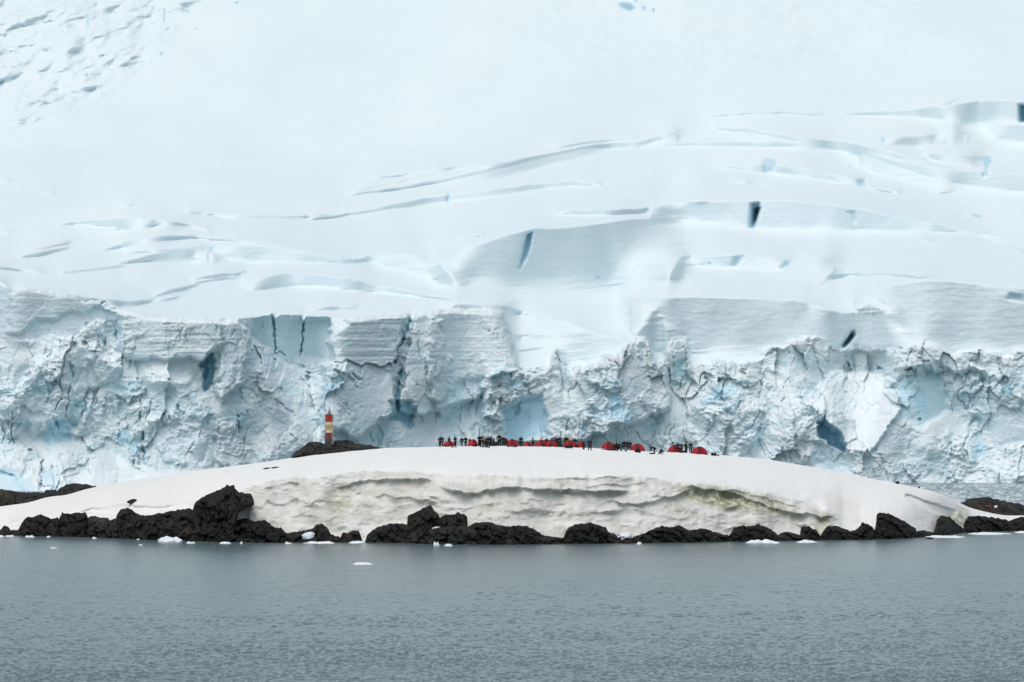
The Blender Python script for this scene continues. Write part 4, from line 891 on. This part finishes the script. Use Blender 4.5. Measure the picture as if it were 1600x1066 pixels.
M_RED = plain('faded_red_paint', (0.30, 0.035, 0.028), 0.6, 0.3, 1.5); M_DRED = plain('dark_red_paint', (0.17, 0.020, 0.022), 0.6, 0.3, 1.5)
M_CREAM = plain('cream_paint', (0.62, 0.55, 0.47), 0.6, 0.12, 1.5); M_OCHRE = plain('ochre_paint', (0.42, 0.31, 0.10), 0.6, 0.3, 2.5)
M_STEEL = plain('grey_steel', (0.22, 0.28, 0.29), 0.5, 0.15); M_BASE = plain('dark_concrete', (0.06, 0.06, 0.058), 0.85, 0.3, 2.0); M_WHITE = plain('white_rail', (0.7, 0.69, 0.66), 0.5, 0.1)
dt = 619.0; st = dt / F
tow = empty('beacon_tower', (float(wx(514.6, dt)), dt, float(wz(697, dt))))
tag(tow, 'red, cream and ochre banded beacon tower on the dark summit rock', 'tower')
def zt(py): return (697 - py) * st
tr = 6.4 * st
def band(name, y0, y1, r, mat):
    bm = bmesh.new(); cyl(bm, r, r, zt(y0), zt(y1), 28); o = bm_obj(name, bm, mat, tow); return o
band('base', 706, 687, tr * 1.04, M_BASE); band('band', 687, 676.2, tr, M_DRED); band('band', 676.2, 672, tr * 0.99, M_CREAM); band('band', 672, 663.5, tr * 1.0, M_OCHRE); band('band', 663.5, 659.5, tr * 0.99, M_CREAM); band('band', 659.5, 648.3, tr, M_RED)
band('top_plate', 648.3, 647.6, tr * 1.06, M_DRED)
bm = bmesh.new(); cyl(bm, 3.2 * st, 2.2 * st, zt(647.6), zt(642), 12); cyl(bm, 1.6 * st, 0.5 * st, zt(642), zt(638), 10); bm_obj('mast', bm, M_STEEL, tow)
bm = bmesh.new(); cyl(bm, 1.0 * st, 1.0 * st, zt(638.2), zt(636), 10); bm_obj('lamp', bm, plain('lamp_glass', (0.3, 0.36, 0.36), 0.3), tow)
bm = bmesh.new()
for sx in (0.70, 0.98): bar(bm, (tr * sx, -tr * 0.93, zt(694)), (tr * sx, -tr * 0.93, zt(648)), 0.022)
for i in range(15): z = zt(693 - i * 3.05); bar(bm, (tr * 0.70, -tr * 0.93, z), (tr * 0.98, -tr * 0.93, z), 0.015)
bm_obj('ladder', bm, M_WHITE, tow)
bm = bmesh.new()
for k in range(9):
    a = math.pi * (1.08 + 0.84 * k / 8); x = math.cos(a) * tr * 1.02; y = math.sin(a) * tr * 1.02
    bar(bm, (x, y, zt(671.6)), (x, y, zt(664)), 0.03)
bm_obj('slat_ring', bm, plain('pale_slats', (0.55, 0.47, 0.25), 0.6), tow)
bm = bmesh.new()
for z in (679, 682, 685): cyl(bm, tr * 1.012, tr * 1.012, zt(z) - .02, zt(z) + .02, 28)
bm_obj('hoops', bm, plain('pale_hoop', (0.34, 0.22, 0.22), 0.6), tow)

# ------------------------------------------------------------------ tents
M_TENT = [plain('tent_red_a', (0.46, 0.010, 0.020), 0.55, 0.18, 1.2), plain('tent_red_b', (0.37, 0.012, 0.024), 0.55, 0.18, 1.2)]
M_TENTD = plain('tent_dark_red', (0.12, 0.006, 0.010), 0.6, 0.2); M_POLE = plain('tent_pole', (0.14, 0.012, 0.015), 0.5); M_MAT = plain('black_cloth', (0.012, 0.013, 0.016), 0.8, 0.3, 4)


def tent_z(u, v, H):
    r = (abs(u)**2.3 + abs(v)**2.3)
    return H * max(1 - r, 0)**0.62


def tent_meshes():
    L, Wd, H = 1.32, 0.95, 1.18
    out = {}
    bm = bmesh.new(); n, m = 40, 16; rings = []
    for j in range(m + 1):
        s = j / m; row = []
        for i in range(n):
            a = 2 * math.pi * i / n
            rad = math.cos(s * math.pi / 2)
            cu, cv = math.cos(a) * rad, math.sin(a) * rad
            k = 1 / (abs(math.cos(a))**2.3 + abs(math.sin(a))**2.3)**(1 / 2.3) if rad > 0 else 1
            cu *= k; cv *= k
            z = tent_z(cu, cv, H)
            sag = 1 - 0.05 * abs(math.sin(2 * a)) * math.sin(s * math.pi)       # cloth sags between the crossed poles
            row.append(bm.verts.new((cu * L * sag, cv * Wd * sag, z * (1 - 0.03 * abs(math.sin(2 * a)) * math.sin(s * math.pi)))))
        rings.append(row)
    for j in range(m):
        for i in range(n):
            bm.faces.new((rings[j][i], rings[j][(i + 1) % n], rings[j + 1][(i + 1) % n], rings[j + 1][i]))
    bmesh.ops.remove_doubles(bm, verts=bm.verts, dist=0.002)
    me = bpy.data.meshes.new('flysheet'); bm.to_mesh(me); bm.free(); me.polygons.foreach_set('use_smooth', [True] * len(me.polygons)); out['flysheet'] = me
    bm = bmesh.new()
    for sg in (1, -1):
        prev = None
        for i in range(25):
            t = -1 + 2 * i / 24; q = 0.74 * t
            p = (q * L, sg * q * Wd, tent_z(q, q, H) + 0.012)
            if prev: bar(bm, prev, p, 0.02, 5)
            prev = p
    me = bpy.data.meshes.new('poles'); bm.to_mesh(me); bm.free(); out['poles'] = me
    bm = bmesh.new()                                       # porch stretched out to the left
    pts = [(-L * 0.72, -0.55, 0), (-L * 0.72, 0.55, 0), (-L * 1.55, 0, 0.02)]
    apex = (-L * 0.62, 0, H * 0.80)
    v = [bm.verts.new(p) for p in pts] + [bm.verts.new(apex)]
    bm.faces.new((v[0], v[2], v[3])); bm.faces.new((v[2], v[1], v[3])); bm.faces.new((v[0], v[1], v[2])); bm.faces.new((v[0], v[3], v[1]))
    me = bpy.data.meshes.new('porch'); bm.to_mesh(me); bm.free(); out['porch'] = me
    bm = bmesh.new()                                       # arched door panel lying just proud of the cloth, facing the sea
    rows = []
    for j in range(9):
        s = j / 8; row = []
        for i in range(7):
            uu = (-0.30 + 0.60 * i / 6) * (1 - 0.45 * s * s)
            vv = -(0.97 - 0.70 * s)
            if abs(uu)**2.3 + abs(vv)**2.3 > 0.995: vv = -(0.995 - abs(uu)**2.3)**(1 / 2.3)
            row.append(bm.verts.new((uu * L, vv * Wd - 0.015, tent_z(uu, vv, H) + 0.012)))
        rows.append(row)
    for j in range(8):
        for i in range(6): bm.faces.new((rows[j][i], rows[j][i + 1], rows[j + 1][i + 1], rows[j + 1][i]))
    me = bpy.data.meshes.new('door'); bm.to_mesh(me); bm.free(); out['door'] = me
    bm = bmesh.new()
    box(bm, -L * 1.02, -Wd * 1.02, -0.25, L * 1.02, Wd * 1.02, 0.03)
    me = bpy.data.meshes.new('groundsheet'); bm.to_mesh(me); bm.free(); out['groundsheet'] = me
    return out


TM = tent_meshes()
for k, mt in (('flysheet', M_TENT[0]), ('poles', M_POLE), ('porch', M_TENT[1]), ('door', M_TENTD), ('groundsheet', M_TENTD)): TM[k].materials.append(mt)
proto_tent = empty('tent', (0, 0, 0)); proto_parts = []
for k in ('flysheet', 'poles', 'porch', 'door', 'groundsheet'):
    proto_parts.append(link(k, TM[k], None, proto_tent))


def copy_tree(o):
    c = o.copy(); COL.objects.link(c)
    for ch in o.children:
        d = ch.copy(); COL.objects.link(d); d.parent = c
    return c


tents = [(702, 697, 22, 9, 0.3, 1, 0, 'dull red tent at the left end of the camp behind dark bags'), (739, 696.5, 19, 11.5, 0.9, 0, 0, 'bright red tent second from the left, tilted towards the crowd'),
         (800, 696.5, 21, 12, 0.1, 0, 0, 'domed red tent just right of the dense dark crowd'), (825, 695.5, 19, 9, 0.2, 1, 0, 'low dark-topped red tent between the domed tent and the long tent pair'),
         (846, 696.5, 21, 12.5, 0.15, 0, 0, 'left one of the two overlapping red tents mid camp'), (862, 697, 20, 12, -0.2, 0, 0, 'right one of the two overlapping red tents mid camp'),
         (891, 698, 23, 12, 0.1, 0, 0, 'red tent in front of the person in yellow'), (907, 698.5, 14, 11.5, 1.2, 1, 0, 'narrow dark red tent right of the person in yellow'),
         (951, 699.5, 24, 13, 0.0, 0, 1, 'red tent with a long porch on its left and kneeling people at its right'), (996, 702.5, 25, 13, -0.1, 0, 0, 'wide red tent with a dark bag at its door'),
         (1054, 705.5, 23, 13, 0.05, 0, 1, 'red tent left of the four people in dark blue at the right'), (1093, 709.5, 25, 12.5, 0.0, 0, 1, 'bright red tent at the right end of the camp')]
for i, (px, py, w, h, rz, mt, porch, lab) in enumerate(tents):
    o = proto_tent if i == 0 else copy_tree(proto_tent)
    p = ground(px, py); s = p.y / F
    o.location = p - Vector((0, 0, 0.03)); o.rotation_euler = (0, 0, rz)
    o.scale = (w * s / 2.66, w * s / 2.66 * 1.05, h * s / 1.18 * 0.95)
    for ch in list(o.children):
        if ch.name.startswith('flysheet') and mt:
            ch.material_slots[0].link = 'OBJECT'; ch.material_slots[0].material = M_TENT[1]
        if ch.name.startswith('porch') and not porch: bpy.data.objects.remove(ch)
    tag(o, lab, 'tent', 'red tents of the camp')

# ------------------------------------------------------------------ people
def skin_mesh(name, joints, edges, root=0, sub=1):
    me = bpy.data.meshes.new(name + '_cage')
    me.from_pydata([j[:3] for j in joints], edges, [])
    ob = bpy.data.objects.new(name + '_cage', me); COL.objects.link(ob)
    ob.modifiers.new('s', 'SKIN')
    for i, j in enumerate(joints):
        sv = me.skin_vertices[0].data[i]; sv.radius = (j[3], j[4] if len(j) > 4 else j[3]); sv.use_root = (i == root)
    m = ob.modifiers.new('u', 'SUBSURF'); m.levels = sub; m.render_levels = sub
    dg = bpy.context.evaluated_depsgraph_get(); dg.update()
    r = bpy.data.meshes.new_from_object(ob.evaluated_get(dg)); r.name = name
    bpy.data.objects.remove(ob); bpy.data.meshes.remove(me)
    r.polygons.foreach_set('use_smooth', [True] * len(r.polygons))
    return r


def pose(name):
    """joint positions of a 1.76 m adult facing -Y"""
    P = dict(pel=(0, 0, .94), spi=(0, .01, 1.10), che=(0, 0, 1.30), nec=(0, .01, 1.48), hea=(0, -.02, 1.58), top=(0, -.01, 1.69))
    for s, n in ((1, 'l'), (-1, 'r')):
        P.update({'sh' + n: (s * .18, .01, 1.42), 'el' + n: (s * .25, .03, 1.14), 'wr' + n: (s * .26, -.05, .90), 'hi' + n: (s * .10, 0, .88), 'kn' + n: (s * .11, -.02, .49), 'an' + n: (s * .12, .02, .09), 'to' + n: (s * .14, -.15, .05)})
    if name == 'work':
        P.update(ell=(.27, -.03, 1.17), wrl=(.12, -.26, 1.16), elr=(-.27, -.05, 1.16), wrr=(-.10, -.27, 1.10), hea=(0, -.06, 1.57), top=(0, -.06, 1.68), ankl=None)
    if name == 'walk':
        P.update(knl=(.10, -.17, .50), anl=(.10, -.22, .09), tol=(.11, -.39, .06), knr=(-.10, .03, .48), anr=(-.10, .28, .13), tor=(-.11, .14, .04), ell=(.26, .14, 1.17), wrl=(.27, .16, .93), elr=(-.27, -.06, 1.15), wrr=(-.25, -.24, 1.0))
    if name == 'bend':
        P.update(pel=(0, .16, .90), spi=(0, .0, 1.02), che=(0, -.22, 1.08), nec=(0, -.42, 1.08), hea=(0, -.53, 1.05), top=(0, -.63, 1.02), hil=(.10, .15, .86), hir=(-.10, .15, .86), knl=(.13, .02, .48), knr=(-.12, .12, .47), anl=(.15, .02, .09), anr=(-.14, .22, .09), tol=(.17, -.15, .05), tor=(-.16, .05, .05),
                 shl=(.18, -.34, 1.03), shr=(-.18, -.34, 1.03), ell=(.22, -.40, .76), elr=(-.22, -.38, .78), wrl=(.16, -.48, .53), wrr=(-.16, -.46, .55))
    if name == 'crouch':
        P.update(pel=(0, .12, .38), spi=(0, .06, .55), che=(0, -.06, .74), nec=(0, -.15, .90), hea=(0, -.20, .99), top=(0, -.22, 1.10), hil=(.10, .10, .36), hir=(-.10, .10, .36), knl=(.17, -.28, .50), knr=(-.15, -.12, .12), anl=(.15, -.18, .09), anr=(-.13, .26, .10), tol=(.16, -.35, .05), tor=(-.14, .22, .03),
                 shl=(.18, -.10, .86), shr=(-.18, -.10, .86), ell=(.25, -.26, .66), elr=(-.24, -.28, .64), wrl=(.12, -.46, .52), wrr=(-.12, -.46, .46))
    return {k: Vector(v) for k, v in P.items() if v is not None}


def chain(P, spec):
    """spec: list of branches [(joint, radius), ...]; the first joint of later branches may repeat one already there"""
    J = []; idx = {}; E = []
    for br in spec:
        last = None
        for n, r in br:
            if n not in idx:
                p = P[n] if isinstance(n, str) else Vector(n)
                idx[n] = len(J); J.append((*p, *(r if hasattr(r, '__len__') else (r, r))))
            if last is not None: E.append((last, idx[n]))
            last = idx[n]
    return J, E


def make_pose(name):
    P = pose(name); out = {}
    f = (P['top'] - P['nec']).normalized()
    P['brow'] = P['hea'] * 0.45 + P['top'] * 0.55
    J, E = chain(P, [[('pel', .12), ('spi', .11), ('che', (.14, .10)), ('nec', .055), ('hea', (.075, .088)), ('brow', (.078, .092)), ('top', .055)],
                     [('che', .1), ('shl', .065), ('ell', .042), ('wrl', .028)], [('che', .1), ('shr', .065), ('elr', .042), ('wrr', .028)],
                     [('pel', .1), ('hil', .085), ('knl', .055), ('anl', .042)], [('pel', .1), ('hir', .085), ('knr', .055), ('anr', .042)]])
    body = skin_mesh('body', J, E)
    # nose, ears and eyes worked into the same mesh
    bm = bmesh.new(); bm.from_mesh(body)
    fw = Vector((0, -1, 0)) if name not in ('bend',) else Vector((0, -.35, -.94))
    upv = f; c = P['hea'] * 0.7 + P['top'] * 0.3; side = Vector((1, 0, 0))
    def lump(p, r, sx=1, sy=1, sz=1):
        q = bmesh.ops.create_icosphere(bm, subdivisions=1, radius=r)
        for v in q['verts']: v.co = p + Vector((v.co.x * sx, v.co.y * sy, v.co.z * sz))
    lump(c + fw * .098 - upv * .012, .016, .8, 1.2, 1.5)
    for s in (1, -1):
        lump(c + side * s * .034 + fw * .086 + upv * .02, .011); lump(c + side * s * .088, .022, .5, .8, 1.3)
    lump(c + fw * .09 - upv * .05, .014, 1.7, .7, .5)
    bm.to_mesh(body); bm.free(); out['body'] = body
    J, E = chain(P, [[('pel', (.165, .125)), ('spi', (.15, .12)), ('che', (.175, .13)), ('nec', .085)], [('che', .15), ('shl', .095), ('ell', .072), ('wrl', .055)], [('che', .15), ('shr', .095), ('elr', .072), ('wrr', .055)]])
    out['jacket'] = skin_mesh('jacket', J, E)
    J, E = chain(P, [[('pel', (.15, .115)), ('hil', .11), ('knl', .085), ('anl', .07)], [('pel', .12), ('hir', .11), ('knr', .085), ('anr', .07)]])
    out['trousers'] = skin_mesh('trousers', J, E)
    P['h0'] = P['brow'] + upv * .005 - fw * .012; P['h1'] = P['brow'] + upv * .06 - fw * .012; P['h2'] = P['top'] + upv * .05
    J, E = chain(P, [[('h0', .108), ('h1', .098), ('h2', .05)]]); out['hat'] = skin_mesh('hat', J, E)
    for n in 'lr':
        a, t = P['an' + n], P['to' + n]
        P['bx'] = a + Vector((0, .06, -.04)); P['bu'] = a + Vector((0, 0, .12))
        J, E = chain(P, [[('an' + n, .068), ('bx', .05)], [('an' + n, .06), ('to' + n, (.052, .045))], [('an' + n, .06), ('bu', .07)]]); out['boot_' + n] = skin_mesh('boot', J, E)
        w = P['wr' + n]; e = P['el' + n]; dr = (w - e).normalized(); sd = 1 if n == 'l' else -1
        ac = Vector((-sd, 0, 0)); ac = (ac - dr * ac.dot(dr)).normalized(); nr = dr.cross(ac)      # palm frame, relaxed curl
        if nr.y > 0: pass
        acr = Vector((0, -1, 0)); acr = (acr - dr * acr.dot(dr)).normalized()
        palm_in = ac
        Pj = {'w': w, 'p': w + dr * .05, 'q': w + dr * .085}
        spec = [[('w', .034), ('p', (.040, .030)), ('q', .036)]]
        for fi, (o_, ln) in enumerate(((-.030, .062), (-.010, .074), (.010, .078), (.030, .070))):
            b0 = w + dr * .085 + acr * o_; m1 = b0 + dr * ln * .5 + palm_in * .006; m2 = b0 + dr * ln * .88 + palm_in * .028
            Pj.update({f'a{fi}': b0, f'b{fi}': m1, f'c{fi}': m2}); spec.append([('q', .03), (f'a{fi}', .011), (f'b{fi}', .0105), (f'c{fi}', .009)])
        Pj['t0'] = w + dr * .035 + acr * .045; Pj['t1'] = w + dr * .075 + acr * .068 + palm_in * .012; Pj['t2'] = w + dr * .10 + acr * .066 + palm_in * .026
        spec.append([('p', .03), ('t0', .015), ('t1', .013), ('t2', .010)])
        J, E = chain(Pj, spec); out['glove_' + n] = skin_mesh('glove', J, E)
    return out


M_SKIN = plain('skin', (0.42, 0.26, 0.19), 0.6, 0.08)
JK = {'navy': plain('navy_jacket', (0.010, 0.016, 0.035), 0.8), 'black': plain('black_jacket', (0.010, 0.011, 0.013), 0.8), 'teal': plain('teal_jacket', (0.008, 0.022, 0.026), 0.8), 'blue': plain('blue_jacket', (0.016, 0.030, 0.085), 0.8),
      'yellow': plain('yellow_jacket', (0.55, 0.47, 0.10), 0.7), 'grey': plain('grey_jacket', (0.22, 0.21, 0.20), 0.8), 'maroon': plain('maroon_jacket', (0.085, 0.012, 0.020), 0.8)}
M_TRS = plain('black_trousers', (0.009, 0.009, 0.011), 0.85); M_BOOT = plain('rubber_boot', (0.012, 0.012, 0.011), 0.5); M_HAT = plain('dark_hat', (0.014, 0.014, 0.018), 0.9); M_GLV = plain('dark_glove', (0.012, 0.012, 0.014), 0.8)
PROTO = {}
for pn in ('stand', 'work', 'walk', 'bend', 'crouch'):
    d = make_pose(pn)
    for k, m in d.items(): m.materials.append({'b': M_BOOT, 'j': JK['navy'], 't': M_TRS, 'h': M_HAT, 'g': M_GLV}[k[0]] if k != 'body' else M_SKIN)
    PROTO[pn] = d
USED = {}


def person(px, py, h, pn, jk, rz, label, z0=0.0):
    """foot at photo pixel (px, py), h = height of a standing figure in photo pixels"""
    p = ground(px, py); s = p.y / F
    if pn not in USED:
        root = empty('person', p)
        for k, m in PROTO[pn].items(): link(k.split('_')[0], m, None, root)
        USED[pn] = root
    else:
        root = copy_tree(USED[pn])
    root.location = p + Vector((0, 0, z0)); root.rotation_euler = (0, 0, rz); k = h * s / 1.76; root.scale = (k * 1.32, k * 1.32, k * 1.04)
    for ch in root.children:
        if ch.name.startswith('jacket'):
            ch.material_slots[0].link = 'OBJECT'; ch.material_slots[0].material = JK[jk]
    return tag(root, label, 'person', 'people at the camp')


PI = math.pi
people = [
    (690, 698.5, 17, 'stand', 'navy', 0.2, 'person in navy standing at the far left end of the camp'),
    (687.5, 697, 15.5, 'work', 'black', -0.6, 'person in black half hidden behind the leftmost standing person'),
    (699, 696, 13, 'crouch', 'black', 0.5, 'crouching person behind the leftmost dull red tent'),
    (702, 696.5, 15.5, 'stand', 'maroon', 1.0, 'person in maroon standing behind the leftmost dull red tent'),
    (711.5, 697, 16, 'work', 'black', -0.9, 'person in black leaning at the right side of the leftmost tent'),
    (721.5, 696, 14.5, 'stand', 'teal', 0.3, 'person in dark teal, left one of the two between the first and second tents'),
    (727.5, 696, 15.5, 'work', 'teal', 2.6, 'person in dark teal, right one of the two between the first and second tents'),
    (734, 695, 14, 'stand', 'maroon', 2.0, 'person in maroon standing behind the left side of the second tent'),
    (749, 697.5, 17, 'work', 'black', 0.6, 'person in black just right of the second tent below the faint pole'),
    (753, 697.5, 17.5, 'stand', 'black', -0.4, 'person in black left of the figure in grey in the dense crowd'),
    (756.5, 698, 16, 'work', 'grey', 0.1, 'person in a pale grey jacket in the dense crowd'),
    (760, 697.5, 15, 'stand', 'maroon', 0.7, 'person in maroon right of the figure in grey in the dense crowd'),
    (763, 700, 18, 'stand', 'black', -0.3, 'person in black standing nearest the sea in the dense crowd'),
    (767.5, 697, 15.5, 'work', 'navy', 1.3, 'person in navy, left one of the pair right of the dense crowd nearest figure'),
    (771.5, 697, 12.5, 'stand', 'teal', 2.0, 'shorter person in dark teal between the navy pair'),
    (775.5, 697, 11, 'crouch', 'black', 0.6, 'crouching person at the feet of the tallest figure'),
    (780, 697, 19, 'stand', 'navy', -0.2, 'tallest person in navy standing left of the domed tent'),
    (787, 696.5, 15, 'stand', 'teal', 0.4, 'person in dark teal left of the domed tent'),
    (791.5, 696.5, 13.5, 'work', 'black', -1.2, 'person in black touching the left side of the domed tent'),
    (814, 698, 16, 'stand', 'black', 0.3, 'person in black between the domed tent and the low dark-topped tent'),
    (832.5, 695, 16, 'stand', 'teal', 1.7, 'slim person standing behind the right end of the low dark-topped tent'),
    (854, 695.5, 16, 'stand', 'teal', 0.0, 'person standing behind the overlap of the two red tents'),
    (863, 695.5, 15, 'work', 'maroon', 0.4, 'person in maroon behind the right one of the two overlapping tents'),
    (869, 696, 16, 'stand', 'navy', -0.4, 'person in navy at the right side of the two overlapping tents'),
    (873.5, 697.5, 17, 'work', 'navy', 2.8, 'person in navy beside the tall dark pole'),
    (885, 697, 18, 'stand', 'black', 0.2, 'person in black standing left of the person in yellow'),
    (890.5, 696.5, 16.5, 'stand', 'yellow', 0.0, 'person in a bright yellow jacket behind a red tent'),
    (898.5, 696.5, 16.5, 'work', 'navy', 0.3, 'broad person in navy standing right of the person in yellow'),
    (912, 702.5, 13.5, 'stand', 'black', 0.9, 'short person in black right of the narrow dark red tent'),
    (921.5, 704, 17.5, 'walk', 'navy', 0.25, 'person in navy walking alone on open snow mid camp'),
    (961.5, 704.5, 18, 'crouch', 'black', -0.8, 'left kneeling person in black at the right side of the porch tent'),
    (966.5, 705, 20, 'crouch', 'black', 0.7, 'right kneeling person in black at the right side of the porch tent'),
    (963.5, 700, 14, 'work', 'black', -1.5, 'person in black standing between porch tent and kneeling pair'),
    (975, 700.5, 16.5, 'stand', 'navy', 0.3, 'left one of the three people in dark blue behind the wide tent'),
    (979.5, 701, 16, 'walk', 'navy', 2.4, 'middle one of the three people in dark blue behind the wide tent'),
    (984, 701, 16, 'stand', 'black', -0.2, 'right one of the three people beside the left end of the wide tent'),
    (1021.5, 709, 16.5, 'bend', 'navy', -1.15, 'person bending over a dark mat on the snow'),
    (1032, 710, 14, 'crouch', 'black', 1.1, 'crouching person in black right of the bending person'),
    (1059.5, 706, 16, 'stand', 'navy', 0.2, 'first from the left of the four people between the two rightmost tents'),
    (1065, 706.5, 15.5, 'work', 'blue', -0.7, 'person in brighter blue, second of the four between the two rightmost tents'),
    (1072, 707, 16, 'stand', 'black', 0.8, 'third from the left of the four people between the two rightmost tents'),
    (1079, 706.5, 17, 'stand', 'navy', -0.3, 'rightmost of the four people, standing at the last tent'),
]
for a in people: person(*a)


# ------------------------------------------------------------------ bags, mats and poles
def bag(name, label, px, py, w, h, seed, cat='bag', group='dark bags lying in the snow'):
    p = ground(px, py); s = p.y / F
    root = empty(name, p, 0.15 * math.sin(seed * 3.3)); tag(root, label, cat, group)
    bm = bmesh.new(); n, m = 14, 16; L = w * s; r = h * s * 0.5
    rings = []
    for j in range(m + 1):
        t = j / m; x = (t - 0.5) * L; f = min(1, (max(4 * t * (1 - t), 0))**0.35 + 0.02)
        f *= 1 + 0.12 * math.sin(seed + t * 7)
        rings.append([bm.verts.new((x, r * 1.25 * f * math.cos(6.28318 * i / n), r * 0.95 + r * f * math.sin(6.28318 * i / n))) for i in range(n)])
    for j in range(m):
        for i in range(n): bm.faces.new((rings[j][i], rings[j][(i + 1) % n], rings[j + 1][(i + 1) % n], rings[j + 1][i]))
    bm.faces.new(rings[0][::-1]); bm.faces.new(rings[-1])
    bm_obj('sack', bm, M_MAT, root, True)
    for q in (-0.22, 0.22):
        bm = bmesh.new(); prev = None
        for i in range(13):
            a = PI * (i / 12); v = (q * L, r * 1.33 * math.cos(a), r * 0.95 + r * 1.1 * math.sin(a))
            if prev: bar(bm, prev, v, 0.02, 5)
            prev = v
        bm_obj('strap', bm, M_HAT, root)
    return root


def mat(label, px, py, w, dep, seed):
    p = ground(px, py); s = p.y / F
    bm = bmesh.new(); nx, ny = 12, 6; g = {}
    W2 = w * s / 2
    for i in range(nx + 1):
        for j in range(ny + 1):
            x = (i / nx - .5) * 2 * W2; y = (j / ny - .5) * dep
            z = 0.06 + 0.10 * abs(float(perlin(x * 2.3 + seed * 7, y * 2.3, seed))) + 0.03
            for kk, zz in ((0, -0.2), (1, z)): g[i, j, kk] = bm.verts.new((x * (1 + .15 * float(perlin(y * 2, seed, 1))), y, zz))
    for i in range(nx):
        for j in range(ny): bm.faces.new([g[i, j, 1], g[i + 1, j, 1], g[i + 1, j + 1, 1], g[i, j + 1, 1]])
    for i in range(nx):
        for j, o in ((0, 0), (ny, 1)): bm.faces.new([g[i, j, 0], g[i + 1, j, 0], g[i + 1, j, 1], g[i, j, 1]])
    for j in range(ny):
        for i in (0, nx): bm.faces.new([g[i, j, 0], g[i, j + 1, 0], g[i, j + 1, 1], g[i, j, 1]])
    o = bm_obj('groundsheet_bundle', bm, M_MAT); o.location = p
    return tag(o, label, 'bundle', 'dark bundles and mats on the snow')


for i, (lab, px, py, w, h) in enumerate([('dark bag in front of the leftmost dull red tent', 698, 698.5, 8, 3), ('long dark bag by the second tent from the left', 742, 698, 8, 3), ('dark bag at the foot of the dense crowd', 769, 697.5, 12, 5),
    ('dark bag before the left overlapping red tent', 850, 698.3, 7, 4), ('dark bag before the right overlapping red tent', 862, 698.3, 9, 3.4), ('dark bag under the tall dark pole', 875, 698.5, 9, 4), ('largest dark bag heap, before the tent of the person in yellow', 889, 700.5, 14, 5), ('dark bag before the narrow dark red tent', 901, 699.5, 7, 5),
    ('dark bag beside the kneeling pair at the porch tent', 955, 704.5, 14, 3.4), ('small dark bag on bare snow left of the wide tent', 978, 705.6, 4.5, 2), ('dark bag at the door of the wide tent', 996.5, 707.5, 11, 5), ('upper dark sack piled at the door of the wide tent', 997, 704, 5.5, 5), ('low dark bag at the feet of the four people at the right', 1067, 707.3, 14, 4),
    ('dark bag alone on the snow right of the last tent', 1115.5, 712.3, 10, 4.5), ('tiny dark pouch right of the lone bag past the last tent', 1122.3, 713.3, 2.8, 2.8)]):
    bag('duffel_bag', lab, px, py, w, h, i + 1)
for i, (lab, px, py, w) in enumerate([('dark slanting mat on the snow before the leftmost tent', 709, 699, 9), ('dark mat before the domed red tent', 800, 698.3, 16), ('dark strip of cloth before the low dark-topped tent', 832, 698, 14), ('dark mat on the snow below the porch tent', 944, 702.6, 9), ('dark mat under the hands of the bending person', 1018.5, 708.8, 8), ('dark strip along the front of the dense crowd', 757, 698.8, 14)]):
    mat(lab, px, py, w, 0.9, i + 1)


def pole(label, px, py0, py1, r):
    p = ground(px, py0); s = p.y / F
    root = empty('marker_pole', p); tag(root, label, 'pole', 'thin poles at the camp')
    bm = bmesh.new(); bar(bm, (0, 0, -0.4), (0.03, 0, (py0 - py1) * s), r, 8); bm_obj('pole', bm, JK['teal'], root)
    bm = bmesh.new(); cyl(bm, r * 2.0, r * 2.0, 0.0, 0.12, 10); bm_obj('foot', bm, M_MAT, root)
    return root


pole('tall dark pole standing right of the two overlapping red tents', 876, 697, 671.5, 0.07)
pole('faint thin pole rising from the crowd right of the second tent', 748.8, 697, 670, 0.05)

# ------------------------------------------------------------------ camera
cam = bpy.data.cameras.new('camera'); co = bpy.data.objects.new('camera', cam); COL.objects.link(co)
co.location = (0, 0, CAMH); co.rotation_euler = (math.radians(90), 0, 0)
cam.sensor_width = 36.0; cam.lens = 36.0 * F / 1600.0; cam.shift_y = (HOR - 533.0) / 1600.0
cam.clip_start = 1.0; cam.clip_end = 12000
scene.camera = co

# ------------------------------------------------------------------ light
EL, AZ = math.radians(66), math.radians(-150)              # azimuth from +Y towards +X
w = bpy.data.worlds.new('World'); scene.world = w; w.use_nodes = True
nt = w.node_tree; bg = nt.nodes['Background']
sky = nt.nodes.new('ShaderNodeTexSky'); sky.sky_type = 'NISHITA'; sky.sun_disc = False
sky.sun_elevation = EL; sky.sun_rotation = AZ; sky.air_density = 1.0; sky.dust_density = 4.0; sky.ozone_density = 1.0
hs = nt.nodes.new('ShaderNodeHueSaturation'); hs.inputs['Saturation'].default_value = 0.8; hs.inputs['Hue'].default_value = 0.468
nt.links.new(sky.outputs[0], hs.inputs['Color']); nt.links.new(hs.outputs[0], bg.inputs['Color'])
bg.inputs['Strength'].default_value = 0.14
sl = bpy.data.lights.new('sun', 'SUN'); so = bpy.data.objects.new('sun', sl); COL.objects.link(so)
sl.energy = 1.0; sl.angle = math.radians(80); sl.color = (1.0, 0.98, 0.95)
dv = Vector((math.sin(AZ) * math.cos(EL), math.cos(AZ) * math.cos(EL), math.sin(EL)))
so.rotation_euler = dv.to_track_quat('Z', 'Y').to_euler()

scene.render.engine = 'CYCLES'
scene.view_settings.view_transform = 'Standard'; scene.view_settings.look = 'None'; scene.view_settings.gamma = 1.0
scene.view_settings.exposure = -0.07
